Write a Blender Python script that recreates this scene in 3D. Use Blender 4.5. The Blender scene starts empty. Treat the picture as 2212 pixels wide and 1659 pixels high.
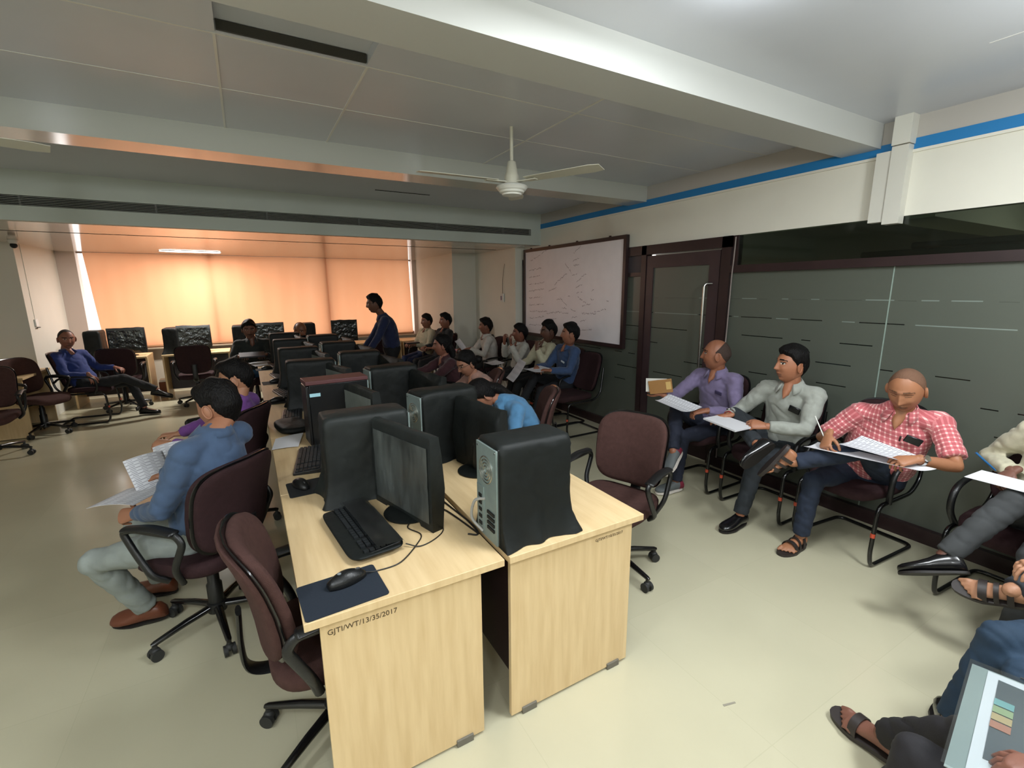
import bpy, bmesh, math, random
from mathutils import Vector, Matrix, noise
random.seed(7)
PI = math.pi
C = bpy.context.scene.collection
S = bpy.context.scene

# ------------------------------------------------------------------ camera, world, lights, exposure
CAMH = 1.74
def set_camera():
    p, y, r = math.radians(11.43), math.radians(29.45), math.radians(-0.43)
    F = Vector((math.sin(y)*math.cos(p), math.cos(y)*math.cos(p), -math.sin(p)))
    R = Vector((math.cos(y), -math.sin(y), 0)); U = R.cross(F)
    R2 = R*math.cos(r)+U*math.sin(r); U2 = U*math.cos(r)-R*math.sin(r)
    M = Matrix((R2, U2, -F)).transposed().to_4x4(); M.translation = (0, 0, CAMH)
    cd = bpy.data.cameras.new('camera'); co = bpy.data.objects.new('camera', cd); C.objects.link(co)
    cd.sensor_width = 36; cd.sensor_fit = 'HORIZONTAL'; cd.lens = 1000/2212*36; cd.clip_start = .02; cd.clip_end = 100
    co.matrix_world = M; S.camera = co
set_camera()
w = bpy.data.worlds.new('world'); S.world = w; w.use_nodes = True
w.node_tree.nodes['Background'].inputs[0].default_value = (1, .97, .92, 1)
w.node_tree.nodes['Background'].inputs[1].default_value = 1.5
S.view_settings.view_transform = 'Standard'; S.view_settings.look = 'None'; S.view_settings.gamma = 1
S.view_settings.use_curve_mapping = False
S.view_settings.exposure = 0.5
try: S.cycles.max_bounces = 7; S.cycles.diffuse_bounces = 4; S.cycles.use_denoising = True; S.cycles.sample_clamp_indirect = 4
except Exception: pass
def area(name, loc, rot, sx, sy, power, col):
    l = bpy.data.lights.new(name, 'AREA'); l.shape = 'RECTANGLE'; l.size = sx; l.size_y = sy; l.energy = power; l.color = col
    o = bpy.data.objects.new(name, l); C.objects.link(o); o.location = loc; o.rotation_euler = rot; return o
area('ceiling_lamp_glow', (1.30, 1.02, 2.80), (0, 0, 0), .55, .55, 22, (.94, .98, 1))
area('ceiling_lamp_glow', (2.35, -.35, 2.80), (0, 0, 0), .55, .55, 30, (.94, .98, 1))
area('ceiling_lamp_glow', (-1.1, -.9, 2.80), (0, 0, 0), .55, .55, 30, (.94, .98, 1))  # unseen lamp added behind the camera for general light
def bulb(loc, power):
    l = bpy.data.lights.new('fill_glow', 'POINT'); l.energy = power; l.color = (.92, .975, 1); l.shadow_soft_size = .12
    o = bpy.data.objects.new('fill_glow', l); C.objects.link(o); o.location = loc
bulb((1.62, 1.12, 2.70), 6); bulb((2.6, .1, 2.48), 30); bulb((-1.6, .6, 2.48), 44); bulb((.2, -1.4, 2.48), 34)  # unseen fill bulbs, added to brighten ceiling, beam and far walls
area('recessed_lamp_glow', (-.69, 9.36, 2.375), (0, 0, 0), .62, .16, 48, (1, .96, .92))
area('daylight', (.5, 11.1, 1.0), (-PI/2+.15, 0, 0), 6.6, 1.6, 72, (1, .92, .88))     # sky light outside the window

# ------------------------------------------------------------------ materials
def lin(h):
    if isinstance(h, str):
        v = [int(h[i:i+2], 16)/255 for i in (0, 2, 4)]
    else: v = [x/255 for x in h]
    return tuple((x/12.92 if x <= .04045 else ((x+.055)/1.055)**2.4) for x in v)+(1,)
MATS = {}
def mat(name, col, rough=.6, metal=0, spec=.5, var=0, vscale=8, bump=0, bscale=60, sheen=0, coat=0, emis=0, stretch=None):
    if name in MATS: return MATS[name]
    m = bpy.data.materials.new(name); m.use_nodes = True; nt = m.node_tree; b = nt.nodes['Principled BSDF']
    c = lin(col); b.inputs['Base Color'].default_value = c; b.inputs['Roughness'].default_value = rough
    b.inputs['Metallic'].default_value = metal; b.inputs['Specular IOR Level'].default_value = spec
    if sheen: b.inputs['Sheen Weight'].default_value = sheen
    if coat: b.inputs['Coat Weight'].default_value = coat; b.inputs['Coat Roughness'].default_value = .08
    if emis: b.inputs['Emission Color'].default_value = c; b.inputs['Emission Strength'].default_value = emis
    L = nt.links.new
    if var or bump:
        tc = nt.nodes.new('ShaderNodeTexCoord'); mp = nt.nodes.new('ShaderNodeMapping'); L(tc.outputs['Object'], mp.inputs[0])
        if stretch: mp.inputs['Scale'].default_value = stretch
    if var:
        n = nt.nodes.new('ShaderNodeTexNoise'); n.inputs['Scale'].default_value = vscale; n.inputs['Detail'].default_value = 4
        L(mp.outputs[0], n.inputs['Vector'])
        mr = nt.nodes.new('ShaderNodeMapRange'); mr.inputs[1].default_value = .3; mr.inputs[2].default_value = .7
        mr.inputs[3].default_value = 1-var; mr.inputs[4].default_value = 1+var; L(n.outputs[0], mr.inputs[0])
        mx = nt.nodes.new('ShaderNodeMix'); mx.data_type = 'RGBA'; mx.blend_type = 'MULTIPLY'; mx.inputs[0].default_value = 1
        mx.inputs[6].default_value = c; L(mr.outputs[0], mx.inputs[7]); L(mx.outputs[2], b.inputs['Base Color'])
    if bump:
        n = nt.nodes.new('ShaderNodeTexNoise'); n.inputs['Scale'].default_value = bscale; L(mp.outputs[0], n.inputs['Vector'])
        bp = nt.nodes.new('ShaderNodeBump'); bp.inputs['Strength'].default_value = bump; bp.inputs['Distance'].default_value = .01
        L(n.outputs[0], bp.inputs['Height']); L(bp.outputs[0], b.inputs['Normal'])
    MATS[name] = m; return m
def nd(m): return m.node_tree.nodes, m.node_tree.links.new, m.node_tree.nodes['Principled BSDF']

M_wall = mat('cream_paint', 'e2dfd2', .7, var=.03, vscale=2)
M_colm = mat('column_paint', 'd6d4c8', .7, var=.03, vscale=2)
M_ceil = mat('ceiling_panel', 'cccfd6', .28, spec=.5, var=.03, vscale=1.5)
M_soff = mat('soffit_panel', 'c4bdb2', .10, spec=.8, var=.03, vscale=2)
M_bulk = mat('bulkhead_paint', 'bfc6be', .6, var=.03, vscale=2)
M_seam = mat('seam', '6a665e', .8)
M_blue = mat('blue_paint', '1f7ab8', .45)
M_dark = mat('dark_slot', '161614', .7)
M_maroonwood = mat('dark_brown_laminate', '2e1f20', .35, var=.15, vscale=6)
M_steel = mat('brushed_steel', 'c8c8c4', .25, metal=1)
M_galv = mat('galvanised_steel', '8a9a98', .42, metal=.35, var=.08, vscale=20)
M_blackpl = mat('black_plastic', '121314', .38, bump=.1, bscale=200)
M_blackmet = mat('black_enamel', '0c0c0d', .22, coat=.4)
M_greypl = mat('grey_plastic', '3a3b3c', .5)
M_tire = mat('caster_rubber', '262726', .6)
M_fabric = mat('brown_chair_fabric', '46302c', .9, spec=.2, var=.12, vscale=40, bump=.25, bscale=350)
M_fabric2 = mat('maroon_chair_fabric', '2f1c1e', .85, spec=.25, var=.12, vscale=40, bump=.25, bscale=350)
M_cover = mat('black_cloth_cover', '101413', .6, spec=.3, var=.2, vscale=5, bump=.5, bscale=14)
M_coverg = mat('dusty_cloth_cover', '1e2221', .58, spec=.3, var=.3, vscale=7, bump=.5, bscale=14)
M_pcblack = mat('computer_black', '101214', .35)
M_mousepad = mat('mousepad_cloth', '16202c', .85, bump=.2, bscale=400)
M_mousepad2 = mat('dark_mousepad_cloth', '191b1d', .85)
M_key = mat('keycap_plastic', '1d2022', .45)
M_brown_top = mat('brown_box_top', '5a3536', .5)
M_label = mat('pale_blue_label', 'a5d4e0', .5)
M_cable = mat('grey_cable', '9a9a96', .5)
M_cableb = mat('black_cable', '15120f', .5)
M_brownbook = mat('brown_notebook', '9a7040', .6)
M_white = mat('white_plastic', 'd8d8d2', .4)
M_paper = mat('white_paper', 'd6d6da', .8)
M_red = mat('red_sticker', 'b8492f', .5)
M_ink = mat('ink', '4a3a22', .8)
M_marker = mat('marker_ink', '857480', .7)
M_board = mat('whiteboard_enamel', 'f0ebf0', .35, spec=.5, var=.02)
M_fan = mat('cream_fan_enamel', 'cfcdbd', .35)
M_rubber = mat('desk_shoe', '6a665c', .6)

def wood():
    m = mat('maple_laminate', 'dcc295', .42, spec=.4); n, L, b = nd(m)
    tc = n.new('ShaderNodeTexCoord'); mp = n.new('ShaderNodeMapping'); mp.inputs['Scale'].default_value = (9, .8, .8)
    L(tc.outputs['Object'], mp.inputs[0]); ns = n.new('ShaderNodeTexNoise'); ns.inputs['Scale'].default_value = 4; ns.inputs['Detail'].default_value = 6
    L(mp.outputs[0], ns.inputs['Vector']); cr = n.new('ShaderNodeValToRGB'); cr.color_ramp.elements[0].color = lin('cdb184'); cr.color_ramp.elements[1].color = lin('dac094')
    cr.color_ramp.elements[0].position = .3; cr.color_ramp.elements[1].position = .65
    L(ns.outputs[0], cr.inputs[0]); L(cr.outputs[0], b.inputs['Base Color']); return m
M_wood = wood()
def floor_mat():
    m = mat('vitrified_floor_tile', 'bcb79d', .16, spec=.5); n, L, b = nd(m)
    tc = n.new('ShaderNodeTexCoord')
    br = n.new('ShaderNodeTexBrick'); br.offset = 0; br.inputs['Scale'].default_value = 1; br.inputs['Brick Width'].default_value = .8; br.inputs['Row Height'].default_value = .8
    br.inputs['Mortar Size'].default_value = .0022; br.inputs['Mortar Smooth'].default_value = .3
    br.inputs['Color1'].default_value = lin('bfbaa0'); br.inputs['Color2'].default_value = lin('bbb69c'); br.inputs['Mortar'].default_value = lin('b9b49a')
    L(tc.outputs['Object'], br.inputs['Vector'])
    ns = n.new('ShaderNodeTexNoise'); ns.inputs['Scale'].default_value = 1.3; ns.inputs['Detail'].default_value = 8; L(tc.outputs['Object'], ns.inputs['Vector'])
    mr = n.new('ShaderNodeMapRange'); mr.inputs[1].default_value = .3; mr.inputs[2].default_value = .7; mr.inputs[3].default_value = .95; mr.inputs[4].default_value = 1.04
    L(ns.outputs[0], mr.inputs[0]); mx = n.new('ShaderNodeMix'); mx.data_type = 'RGBA'; mx.blend_type = 'MULTIPLY'; mx.inputs[0].default_value = 1
    L(br.outputs[0], mx.inputs[6]); L(mr.outputs[0], mx.inputs[7]); L(mx.outputs[2], b.inputs['Base Color'])
    mr2 = n.new('ShaderNodeMapRange'); mr2.inputs[3].default_value = .12; mr2.inputs[4].default_value = .24; L(ns.outputs[0], mr2.inputs[0]); L(mr2.outputs[0], b.inputs['Roughness'])
    return m
M_floor = floor_mat()
def blind_mat():
    m = bpy.data.materials.new('orange_blind_fabric'); m.use_nodes = True; n = m.node_tree.nodes; L = m.node_tree.links.new
    n.remove(n['Principled BSDF']); out = n['Material Output']
    d = n.new('ShaderNodeBsdfDiffuse'); d.inputs[0].default_value = lin('e0a883')
    t = n.new('ShaderNodeBsdfTranslucent'); t.inputs[0].default_value = lin('f0b483')
    a = n.new('ShaderNodeMixShader'); a.inputs[0].default_value = .55; L(d.outputs[0], a.inputs[1]); L(t.outputs[0], a.inputs[2]); L(a.outputs[0], out.inputs[0])
    tc = n.new('ShaderNodeTexCoord'); wv = n.new('ShaderNodeTexNoise'); wv.inputs['Scale'].default_value = 2
    mp = n.new('ShaderNodeMapping'); mp.inputs['Scale'].default_value = (1.2, 1, .15); L(tc.outputs['Object'], mp.inputs[0]); L(mp.outputs[0], wv.inputs[0])
    cr = n.new('ShaderNodeValToRGB'); cr.color_ramp.elements[0].color = lin('f0cdb0'); cr.color_ramp.elements[1].color = lin('f7dcc4'); L(wv.outputs[0], cr.inputs[0]); L(cr.outputs[0], t.inputs[0])
    return m
M_blind = blind_mat()
def clear_mat(name, col, alpha, rough=.05):
    m = bpy.data.materials.new(name); m.use_nodes = True; n = m.node_tree.nodes; L = m.node_tree.links.new
    n.remove(n['Principled BSDF']); out = n['Material Output']
    g = n.new('ShaderNodeBsdfGlossy'); g.inputs[0].default_value = (.9, .9, .9, 1); g.inputs['Roughness'].default_value = rough
    t = n.new('ShaderNodeBsdfTransparent'); t.inputs[0].default_value = lin(col)
    fr = n.new('ShaderNodeLayerWeight'); pw = n.new('ShaderNodeMath'); pw.operation = 'POWER'; pw.inputs[1].default_value = 4; L(fr.outputs['Facing'], pw.inputs[0])
    ad = n.new('ShaderNodeMath'); ad.operation = 'MULTIPLY_ADD'; ad.inputs[1].default_value = .6; ad.inputs[2].default_value = alpha+.035; L(pw.outputs[0], ad.inputs[0])
    a = n.new('ShaderNodeMixShader'); L(ad.outputs[0], a.inputs[0]); L(t.outputs[0], a.inputs[1]); L(g.outputs[0], a.inputs[2]); L(a.outputs[0], out.inputs[0])
    return m
M_clear = clear_mat('clear_partition_glass', 'b8c4bc', .0)
M_winglass = clear_mat('window_glass', 'fafafa', .0)
M_plasticfilm = clear_mat('dusty_clear_plastic', '8a9090', .22, .28)
M_lens = clear_mat('spectacle_lens', 'e8e8e8', .02)
def frosted_mat():
    m = bpy.data.materials.new('frosted_glass_with_clear_lines'); m.use_nodes = True; n = m.node_tree.nodes; L = m.node_tree.links.new
    b = n['Principled BSDF']; out = n['Material Output']
    b.inputs['Base Color'].default_value = lin('565b52'); b.inputs['Roughness'].default_value = .33; b.inputs['Specular IOR Level'].default_value = .6
    geo = n.new('ShaderNodeNewGeometry'); sp = n.new('ShaderNodeSeparateXYZ'); L(geo.outputs['Position'], sp.inputs[0])
    def mth(op, a, b2=None, c=None):
        q = n.new('ShaderNodeMath'); q.operation = op
        for i, v in enumerate((a, b2, c)):
            if v is None: continue
            if isinstance(v, (int, float)): q.inputs[i].default_value = v
            else: L(v, q.inputs[i])
        return q.outputs[0]
    z = mth('SUBTRACT', sp.outputs['Z'], .085); row = mth('DIVIDE', z, .165)
    fr = mth('FRACT', row); ln = mth('LESS_THAN', mth('ABSOLUTE', mth('SUBTRACT', fr, .5)), .022)
    ln = mth('MULTIPLY', ln, mth('LESS_THAN', sp.outputs['Z'], 1.80)); ln = mth('MULTIPLY', ln, mth('GREATER_THAN', sp.outputs['Z'], .6))
    fl = mth('FLOOR', row)
    cx = n.new('ShaderNodeCombineXYZ'); L(mth('MULTIPLY', sp.outputs['Y'], 2.2), cx.inputs[0]); L(mth('MULTIPLY', fl, 3.7), cx.inputs[1])
    vn = n.new('ShaderNodeTexNoise'); vn.inputs['Scale'].default_value = 1.6; vn.inputs['Detail'].default_value = 1; L(cx.outputs[0], vn.inputs['Vector'])
    dk = mth('MULTIPLY', mth('LESS_THAN', vn.outputs[0], .46), mth('LESS_THAN', sp.outputs['Z'], 1.65))
    br = mth('MULTIPLY', mth('GREATER_THAN', vn.outputs[0], .5), mth('GREATER_THAN', sp.outputs['Z'], 1.45))
    dark = n.new('ShaderNodeBsdfPrincipled'); dark.inputs['Base Color'].default_value = lin('0e1210'); dark.inputs['Roughness'].default_value = .15
    lite = n.new('ShaderNodeBsdfPrincipled'); lite.inputs['Base Color'].default_value = lin('93a19a'); lite.inputs['Roughness'].default_value = .3
    m1 = n.new('ShaderNodeMixShader'); L(mth('MULTIPLY', ln, dk), m1.inputs[0]); L(b.outputs[0], m1.inputs[1]); L(dark.outputs[0], m1.inputs[2])
    m2 = n.new('ShaderNodeMixShader'); L(mth('MULTIPLY', ln, mth('MULTIPLY', br, .6)), m2.inputs[0]); L(m1.outputs[0], m2.inputs[1]); L(lite.outputs[0], m2.inputs[2])
    L(m2.outputs[0], out.inputs[0]); return m
M_frost = frosted_mat()
def print_mat():
    m = mat('printed_paper', 'd2d3d8', .75); n, L, b = nd(m)
    tc = n.new('ShaderNodeTexCoord'); mp = n.new('ShaderNodeMapping'); L(tc.outputs['UV'], mp.inputs[0]); mp.inputs['Scale'].default_value = (5, 26, 1)
    br = n.new('ShaderNodeTexBrick'); br.inputs['Scale'].default_value = 1; br.inputs['Mortar Size'].default_value = .32; br.inputs['Brick Width'].default_value = 2.4; br.inputs['Row Height'].default_value = 1
    br.inputs['Color1'].default_value = lin('8b8b92'); br.inputs['Color2'].default_value = lin('a5a5ac'); br.inputs['Mortar'].default_value = lin('d4d5da')
    L(mp.outputs[0], br.inputs['Vector']); L(br.outputs[0], b.inputs['Base Color']); return m
M_print = print_mat()
def check_mat():
    m = mat('red_check_cotton', 'c06a6c', .85, sheen=.2); n, L, b = nd(m)
    at = n.new('ShaderNodeAttribute'); at.attribute_name = 'cloth'
    sp = n.new('ShaderNodeSeparateXYZ'); L(at.outputs['Vector'], sp.inputs[0])
    def band(o, per, wd):
        a = n.new('ShaderNodeMath'); a.operation = 'DIVIDE'; L(o, a.inputs[0]); a.inputs[1].default_value = per
        f = n.new('ShaderNodeMath'); f.operation = 'FRACT'; L(a.outputs[0], f.inputs[0])
        g = n.new('ShaderNodeMath'); g.operation = 'LESS_THAN'; L(f.outputs[0], g.inputs[0]); g.inputs[1].default_value = wd; return g.outputs[0]
    u = band(sp.outputs[0], .028, .34); v = band(sp.outputs[1], .026, .34)
    s = n.new('ShaderNodeMath'); s.operation = 'ADD'; L(u, s.inputs[0]); L(v, s.inputs[1])
    hf = n.new('ShaderNodeMath'); hf.operation = 'MULTIPLY'; hf.inputs[1].default_value = .5; L(s.outputs[0], hf.inputs[0])
    cr = n.new('ShaderNodeValToRGB'); e = cr.color_ramp.elements; e[0].color = lin('b4595e'); e[0].position = 0; e[1].color = lin('f0c4bd'); e[1].position = 1
    k = cr.color_ramp.elements.new(.5); k.color = lin('c9767a')
    L(hf.outputs[0], cr.inputs[0]); L(cr.outputs[0], b.inputs['Base Color']); return m
M_check = check_mat()
def cloth(name, col, rough=.85, var=.08): return mat(name, col, rough, var=var, vscale=30, bump=.15, bscale=500, sheen=.15)

# ------------------------------------------------------------------ mesh helpers
def put(o, parent=None, label=None, cat=None, group=None, kind=None):
    if o.name not in C.objects: C.objects.link(o)
    if parent: o.parent = parent
    if label: o['label'] = label
    if cat: o['category'] = cat
    if group: o['group'] = group
    if kind: o['kind'] = kind
    return o
def empty(name, loc, rz=0, label=None, cat=None, group=None):
    o = bpy.data.objects.new(name, None); o.location = loc; o.rotation_euler = (0, 0, rz); o.empty_display_size = .05
    return put(o, None, label, cat, group)
class MB:
    def __init__(s): s.bm = bmesh.new(); s.uv = None
    def box(s, a, b, M=None):
        x0, y0, z0 = a; x1, y1, z1 = b
        v = [s.bm.verts.new(p) for p in ((x0,y0,z0),(x1,y0,z0),(x1,y1,z0),(x0,y1,z0),(x0,y0,z1),(x1,y0,z1),(x1,y1,z1),(x0,y1,z1))]
        if M is not None:
            for q in v: q.co = M @ q.co
        for f in ((0,3,2,1),(4,5,6,7),(0,1,5,4),(1,2,6,5),(2,3,7,6),(3,0,4,7)): s.bm.faces.new([v[i] for i in f])
        return s
    def rings(s, rings, cap=True, close=False):
        vs = [[s.bm.verts.new(p) for p in r] for r in rings]
        n = len(vs[0]); m = len(vs)
        for i in range(m if close else m-1):
            a, b = vs[i], vs[(i+1) % m]
            for j in range(n):
                try: s.bm.faces.new((a[j], a[(j+1) % n], b[(j+1) % n], b[j]))
                except ValueError: pass
        if cap and not close:
            s.bm.faces.new(list(reversed(vs[0]))); s.bm.faces.new(vs[-1])
        return s
    def tube(s, pts, r, n=10, ref=None, round_=False, close=False):
        """tapered tube through pts; r = number or list of numbers/(a, b); a is along ref's side"""
        pts = [Vector(p) for p in pts]
        if not isinstance(r, (list,)): r = [r]*len(pts)
        r = [(q, q) if isinstance(q, (int, float)) else q for q in r]
        m = len(pts); T = []
        for i in range(m):
            if close: t = pts[(i+1) % m]-pts[i-1]
            elif i == 0: t = pts[1]-pts[0]
            elif i == m-1: t = pts[-1]-pts[-2]
            else: t = (pts[i+1]-pts[i]).normalized()+(pts[i]-pts[i-1]).normalized()
            T.append(t.normalized() if t.length > 1e-9 else Vector((0, 0, 1)))
        a = Vector(ref) if ref is not None else (Vector((1, 0, 0)) if abs(T[0].x) < .9 else Vector((0, 1, 0)))
        P, A = list(pts), []
        for t in T:
            if ref is None: a = a-t*a.dot(t)
            else: a = Vector(ref)-t*Vector(ref).dot(t)
            a.normalize(); A.append(a.copy())
        L = [(P[i], T[i], A[i], r[i][0], r[i][1]) for i in range(m)]
        if round_ and not close:
            st = []; en = []
            for k in (0, 1, 2):
                ang = (0.15+k*.4)*PI/2*1.0; sn = math.sin(min(ang, PI/2)); cs = math.cos(min(ang, PI/2))
                p, t, a_, ra, rb = L[0]; h = min(ra, rb); st.append((p-t*h*cs, t, a_, ra*sn, rb*sn))
                p, t, a_, ra, rb = L[-1]; h = min(ra, rb); en.insert(0, (p+t*h*cs, t, a_, ra*sn, rb*sn))
            L = st+L+en
        R = []
        for p, t, a_, ra, rb in L:
            b_ = t.cross(a_); R.append([p+a_*(ra*math.cos(2*PI*j/n))+b_*(rb*math.sin(2*PI*j/n)) for j in range(n)])
        return s.rings(R, True, close)
    def lathe(s, prof, c=(0, 0, 0), n=24, M=None):
        R = []
        for rr, z in prof:
            ring = [Vector((c[0]+rr*math.cos(2*PI*j/n), c[1]+rr*math.sin(2*PI*j/n), c[2]+z)) for j in range(n)]
            if M is not None: ring = [M @ p for p in ring]
            R.append(ring)
        return s.rings(R)
    def ball(s, c, r, n=14, m=9, M=None):
        if isinstance(r, (int, float)): r = (r, r, r)
        R = []
        for i in range(m):
            th = PI*(i+.35)/(m-.3); zz = -math.cos(th); q = math.sin(th)
            ring = [Vector((r[0]*q*math.cos(2*PI*j/n), r[1]*q*math.sin(2*PI*j/n), r[2]*zz)) for j in range(n)]
            R.append([(M @ p if M is not None else p)+Vector(c) for p in ring])
        return s.rings(R)
    def pad(s, w, h, t, xf, bend=0, taper=0, n=40, p=4.0, belly=0):
        """cushion: superellipse outline w x h, thickness t; xf(u, v, d) gives the point"""
        def out(sc, inset):
            o = []
            for j in range(n):
                a = 2*PI*j/n; c_, s_ = math.cos(a), math.sin(a)
                u = math.copysign(abs(c_)**(2/p), c_)*(w/2-inset)*sc; v = math.copysign(abs(s_)**(2/p), s_)*(h/2-inset)*sc
                u *= 1+taper*v/h; o.append((u, v))
            return o
        R = []
        for sc, ins, d in ((.02, 0, 1+belly), (.5, 0, 1+belly*.8), (.86, 0, 1), (1, .008, .82), (1, 0, .4), (1, 0, -.4), (1, .008, -.82), (.86, 0, -1), (.5, 0, -1), (.02, 0, -1)):
            R.append([Vector(xf(u, v, d*t/2+bend*(u*u)/(w*w/4))) for u, v in out(sc, ins)])
        return s.rings(R)
    def prism(s, poly, a, b):
        """polygon points (3-D) extruded by the vector b-a"""
        d = Vector(b)-Vector(a); R = [[Vector(p) for p in poly], [Vector(p)+d for p in poly]]
        return s.rings(R)
    def mesh(s, name, mats, smooth=False):
        bmesh.ops.recalc_face_normals(s.bm, faces=s.bm.faces)
        me = bpy.data.meshes.new(name); s.bm.to_mesh(me); s.bm.free()
        for m in (mats if isinstance(mats, (list, tuple)) else [mats]): me.materials.append(m)
        if smooth:
            me.polygons.foreach_set('use_smooth', [True]*len(me.polygons))
            try: me.set_sharp_from_angle(angle=math.radians(50 if smooth is True else smooth))
            except Exception: pass
        return me
    def build(s, name, mats, parent=None, smooth=True, bevel=0, **k):
        o = bpy.data.objects.new(name, s.mesh(name, mats, smooth)); put(o, parent, **k)
        if bevel:
            md = o.modifiers.new('bevel', 'BEVEL'); md.width = bevel; md.segments = 2; md.limit_method = 'ANGLE'
        return o
def struct(name, mb, m, **k): return mb.build(name, m, None, kind='structure', **k)
def copy_tree(o, parent=None):
    c = o.copy(); C.objects.link(c); c.parent = parent
    for ch in list(o.children): copy_tree(ch, c)
    return c
def place(o, loc, rz, label, cat=None, group=None):
    o.location = loc; o.rotation_euler = (0, 0, rz); o['label'] = label
    if cat: o['category'] = cat
    if group: o['group'] = group
    return o
def sm(t): t = max(0, min(1, t)); return t*t*(3-2*t)
def spline(pts, k=6, close=False):
    P = [Vector(p) for p in pts]; out = []; m = len(P)
    for i in range(m if close else m-1):
        p1, p2 = P[i], P[(i+1) % m]; p0 = P[i-1] if (i > 0 or close) else p1*2-p2; p3 = P[(i+2) % m] if (i+2 < m or close) else p2*2-p1
        for q in range(k):
            t = q/k; out.append(.5*((2*p1)+(p2-p0)*t+(2*p0-5*p1+4*p2-p3)*t*t+(3*p1-p0-3*p2+p3)*t*t*t))
    if not close: out.append(P[-1])
    return out
def bezcorner(pts, r=.05, k=5):
    """polyline with rounded corners"""
    P = [Vector(p) for p in pts]; out = [P[0]]
    for i in range(1, len(P)-1):
        a, b, c = P[i-1], P[i], P[i+1]; ra = min(r, (a-b).length*.45, (c-b).length*.45)
        s0 = b+(a-b).normalized()*ra; s1 = b+(c-b).normalized()*ra
        for q in range(k+1):
            t = q/k; out.append(s0*(1-t)**2+b*2*t*(1-t)+s1*t*t)
    out.append(P[-1]); return out

# ------------------------------------------------------------------ the room
XL, XR, YN, YF, ZC, ZS, YB = -3.45, 3.94, -3.2, 10.2, 2.84, 2.40, 6.07
struct('floor', MB().box((XL-.1, YN, -.1), (7.0, YF+.1, 0)), M_floor)
mb = MB()                                                       # ceiling of the main room with the lamp recess left open
sx0, sx1, sy0, sy1 = .0, .65, 2.05, 2.58
mb.box((XL, YN, ZC), (sx0, YB+.02, ZC+.1)); mb.box((sx1, YN, ZC), (XR+.08, YB+.02, ZC+.1))
mb.box((sx0, YN, ZC), (sx1, sy0, ZC+.1)); mb.box((sx0, sy1, ZC), (sx1, YB+.02, ZC+.1))
struct('ceiling', mb, M_ceil, smooth=False)
struct('ceiling_window_bay', MB().box((XL, YB+.1, ZS), (XR+.08, YF+.1, ZS+.05)), M_soff, smooth=False)
struct('trim_1', MB().box((XL, 1.75, 2.68), (XR-.002, 2.0, ZC)), mat('near_beam_paint', 'c2c3bf', .4), smooth=False)
struct('trim_2', MB().box((XL, 3.94, 2.68), (XR-.002, 4.22, ZC)), mat('far_beam_panel', 'b4b6ae', .14, spec=.8), smooth=False)
mb = MB()                                                       # thin joint strips of the ceiling panels
for x in (-1.3, 0, .65, 1.95):
    for a, b in ((2.0, 3.94),):
        if x in (0, .65) and a == 2.0: a = 2.6
        mb.box((x-.006, a, ZC-.004), (x+.006, b, ZC+.001))
for y in (2.6, 3.23): mb.box((XL, y-.004, ZC-.002), (XR, y+.004, ZC+.001))
mb.box((3.1, -2, ZC-.002), (3.105, 1.0, ZC+.001))
struct('trim_3', mb, mat('panel_joint', 'dedcd6', .4), smooth=False)
mb = MB(); mb.box((XL, 7.06, ZS-.003), (3.7, 7.075, ZS+.001))
struct('trim_4', mb, M_dark, smooth=False)
mb = MB(); mb.box((XL, YB, ZS), (XR, YB+.1, 2.53)); mb.box((XL, YB, 2.62), (XR, YB+.1, ZC)); mb.box((3.77, YB, 2.53), (XR, YB+.1, 2.62)); mb.box((XL, YB+.09, 2.53), (3.77, YB+.1, 2.62))
struct('wall_bulkhead', mb, M_bulk, smooth=False)
g = empty('air_grille', (.2, YB, 2.575), 0, 'long black slotted air grille in the bulkhead above the window bay', 'air vent')
mb = MB()
for k in range(6):
    z = -.037+k*.0145; mb.box((XL-.2, .003, z-.0018), (3.56, .016, z+.0018))
mb.build('slats', mat('grille_slat', 'a0a29a', .5), g, smooth=False)
MB().box((XL-.2, .05, -.044), (3.56, .085, .044)).build('duct_opening', M_dark, g, smooth=False)
for k in range(7): MB().box((-2.9+k*1.0, .004, -.044), (-2.885+k*1.0, .045, .044)).build('divider', mat('grille_divider', '3c3e3c', .5), g, smooth=False)
# left side
struct('wall_left', MB().box((XL-.1, YN, 0), (XL, YF+.1, ZC+.05)), M_wall, smooth=False)
struct('wall_left_pillar', MB().box((XL, 8.6, 0), (-2.55, YF, ZS)), M_colm, smooth=False)
struct('wall_front', MB().box((XL-.1, YN-.1, 0), (7.0, YN, ZC+.05)), M_wall, smooth=False)
# right far side
struct('wall_right_far', MB().box((3.78, 6.56, 0), (XR+.1, 8.05, ZS)), M_wall, smooth=False)
struct('wall_right_pillar', MB().box((3.32, 8.05, 0), (XR+.1, YF, ZS)), M_colm, smooth=False)
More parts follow.
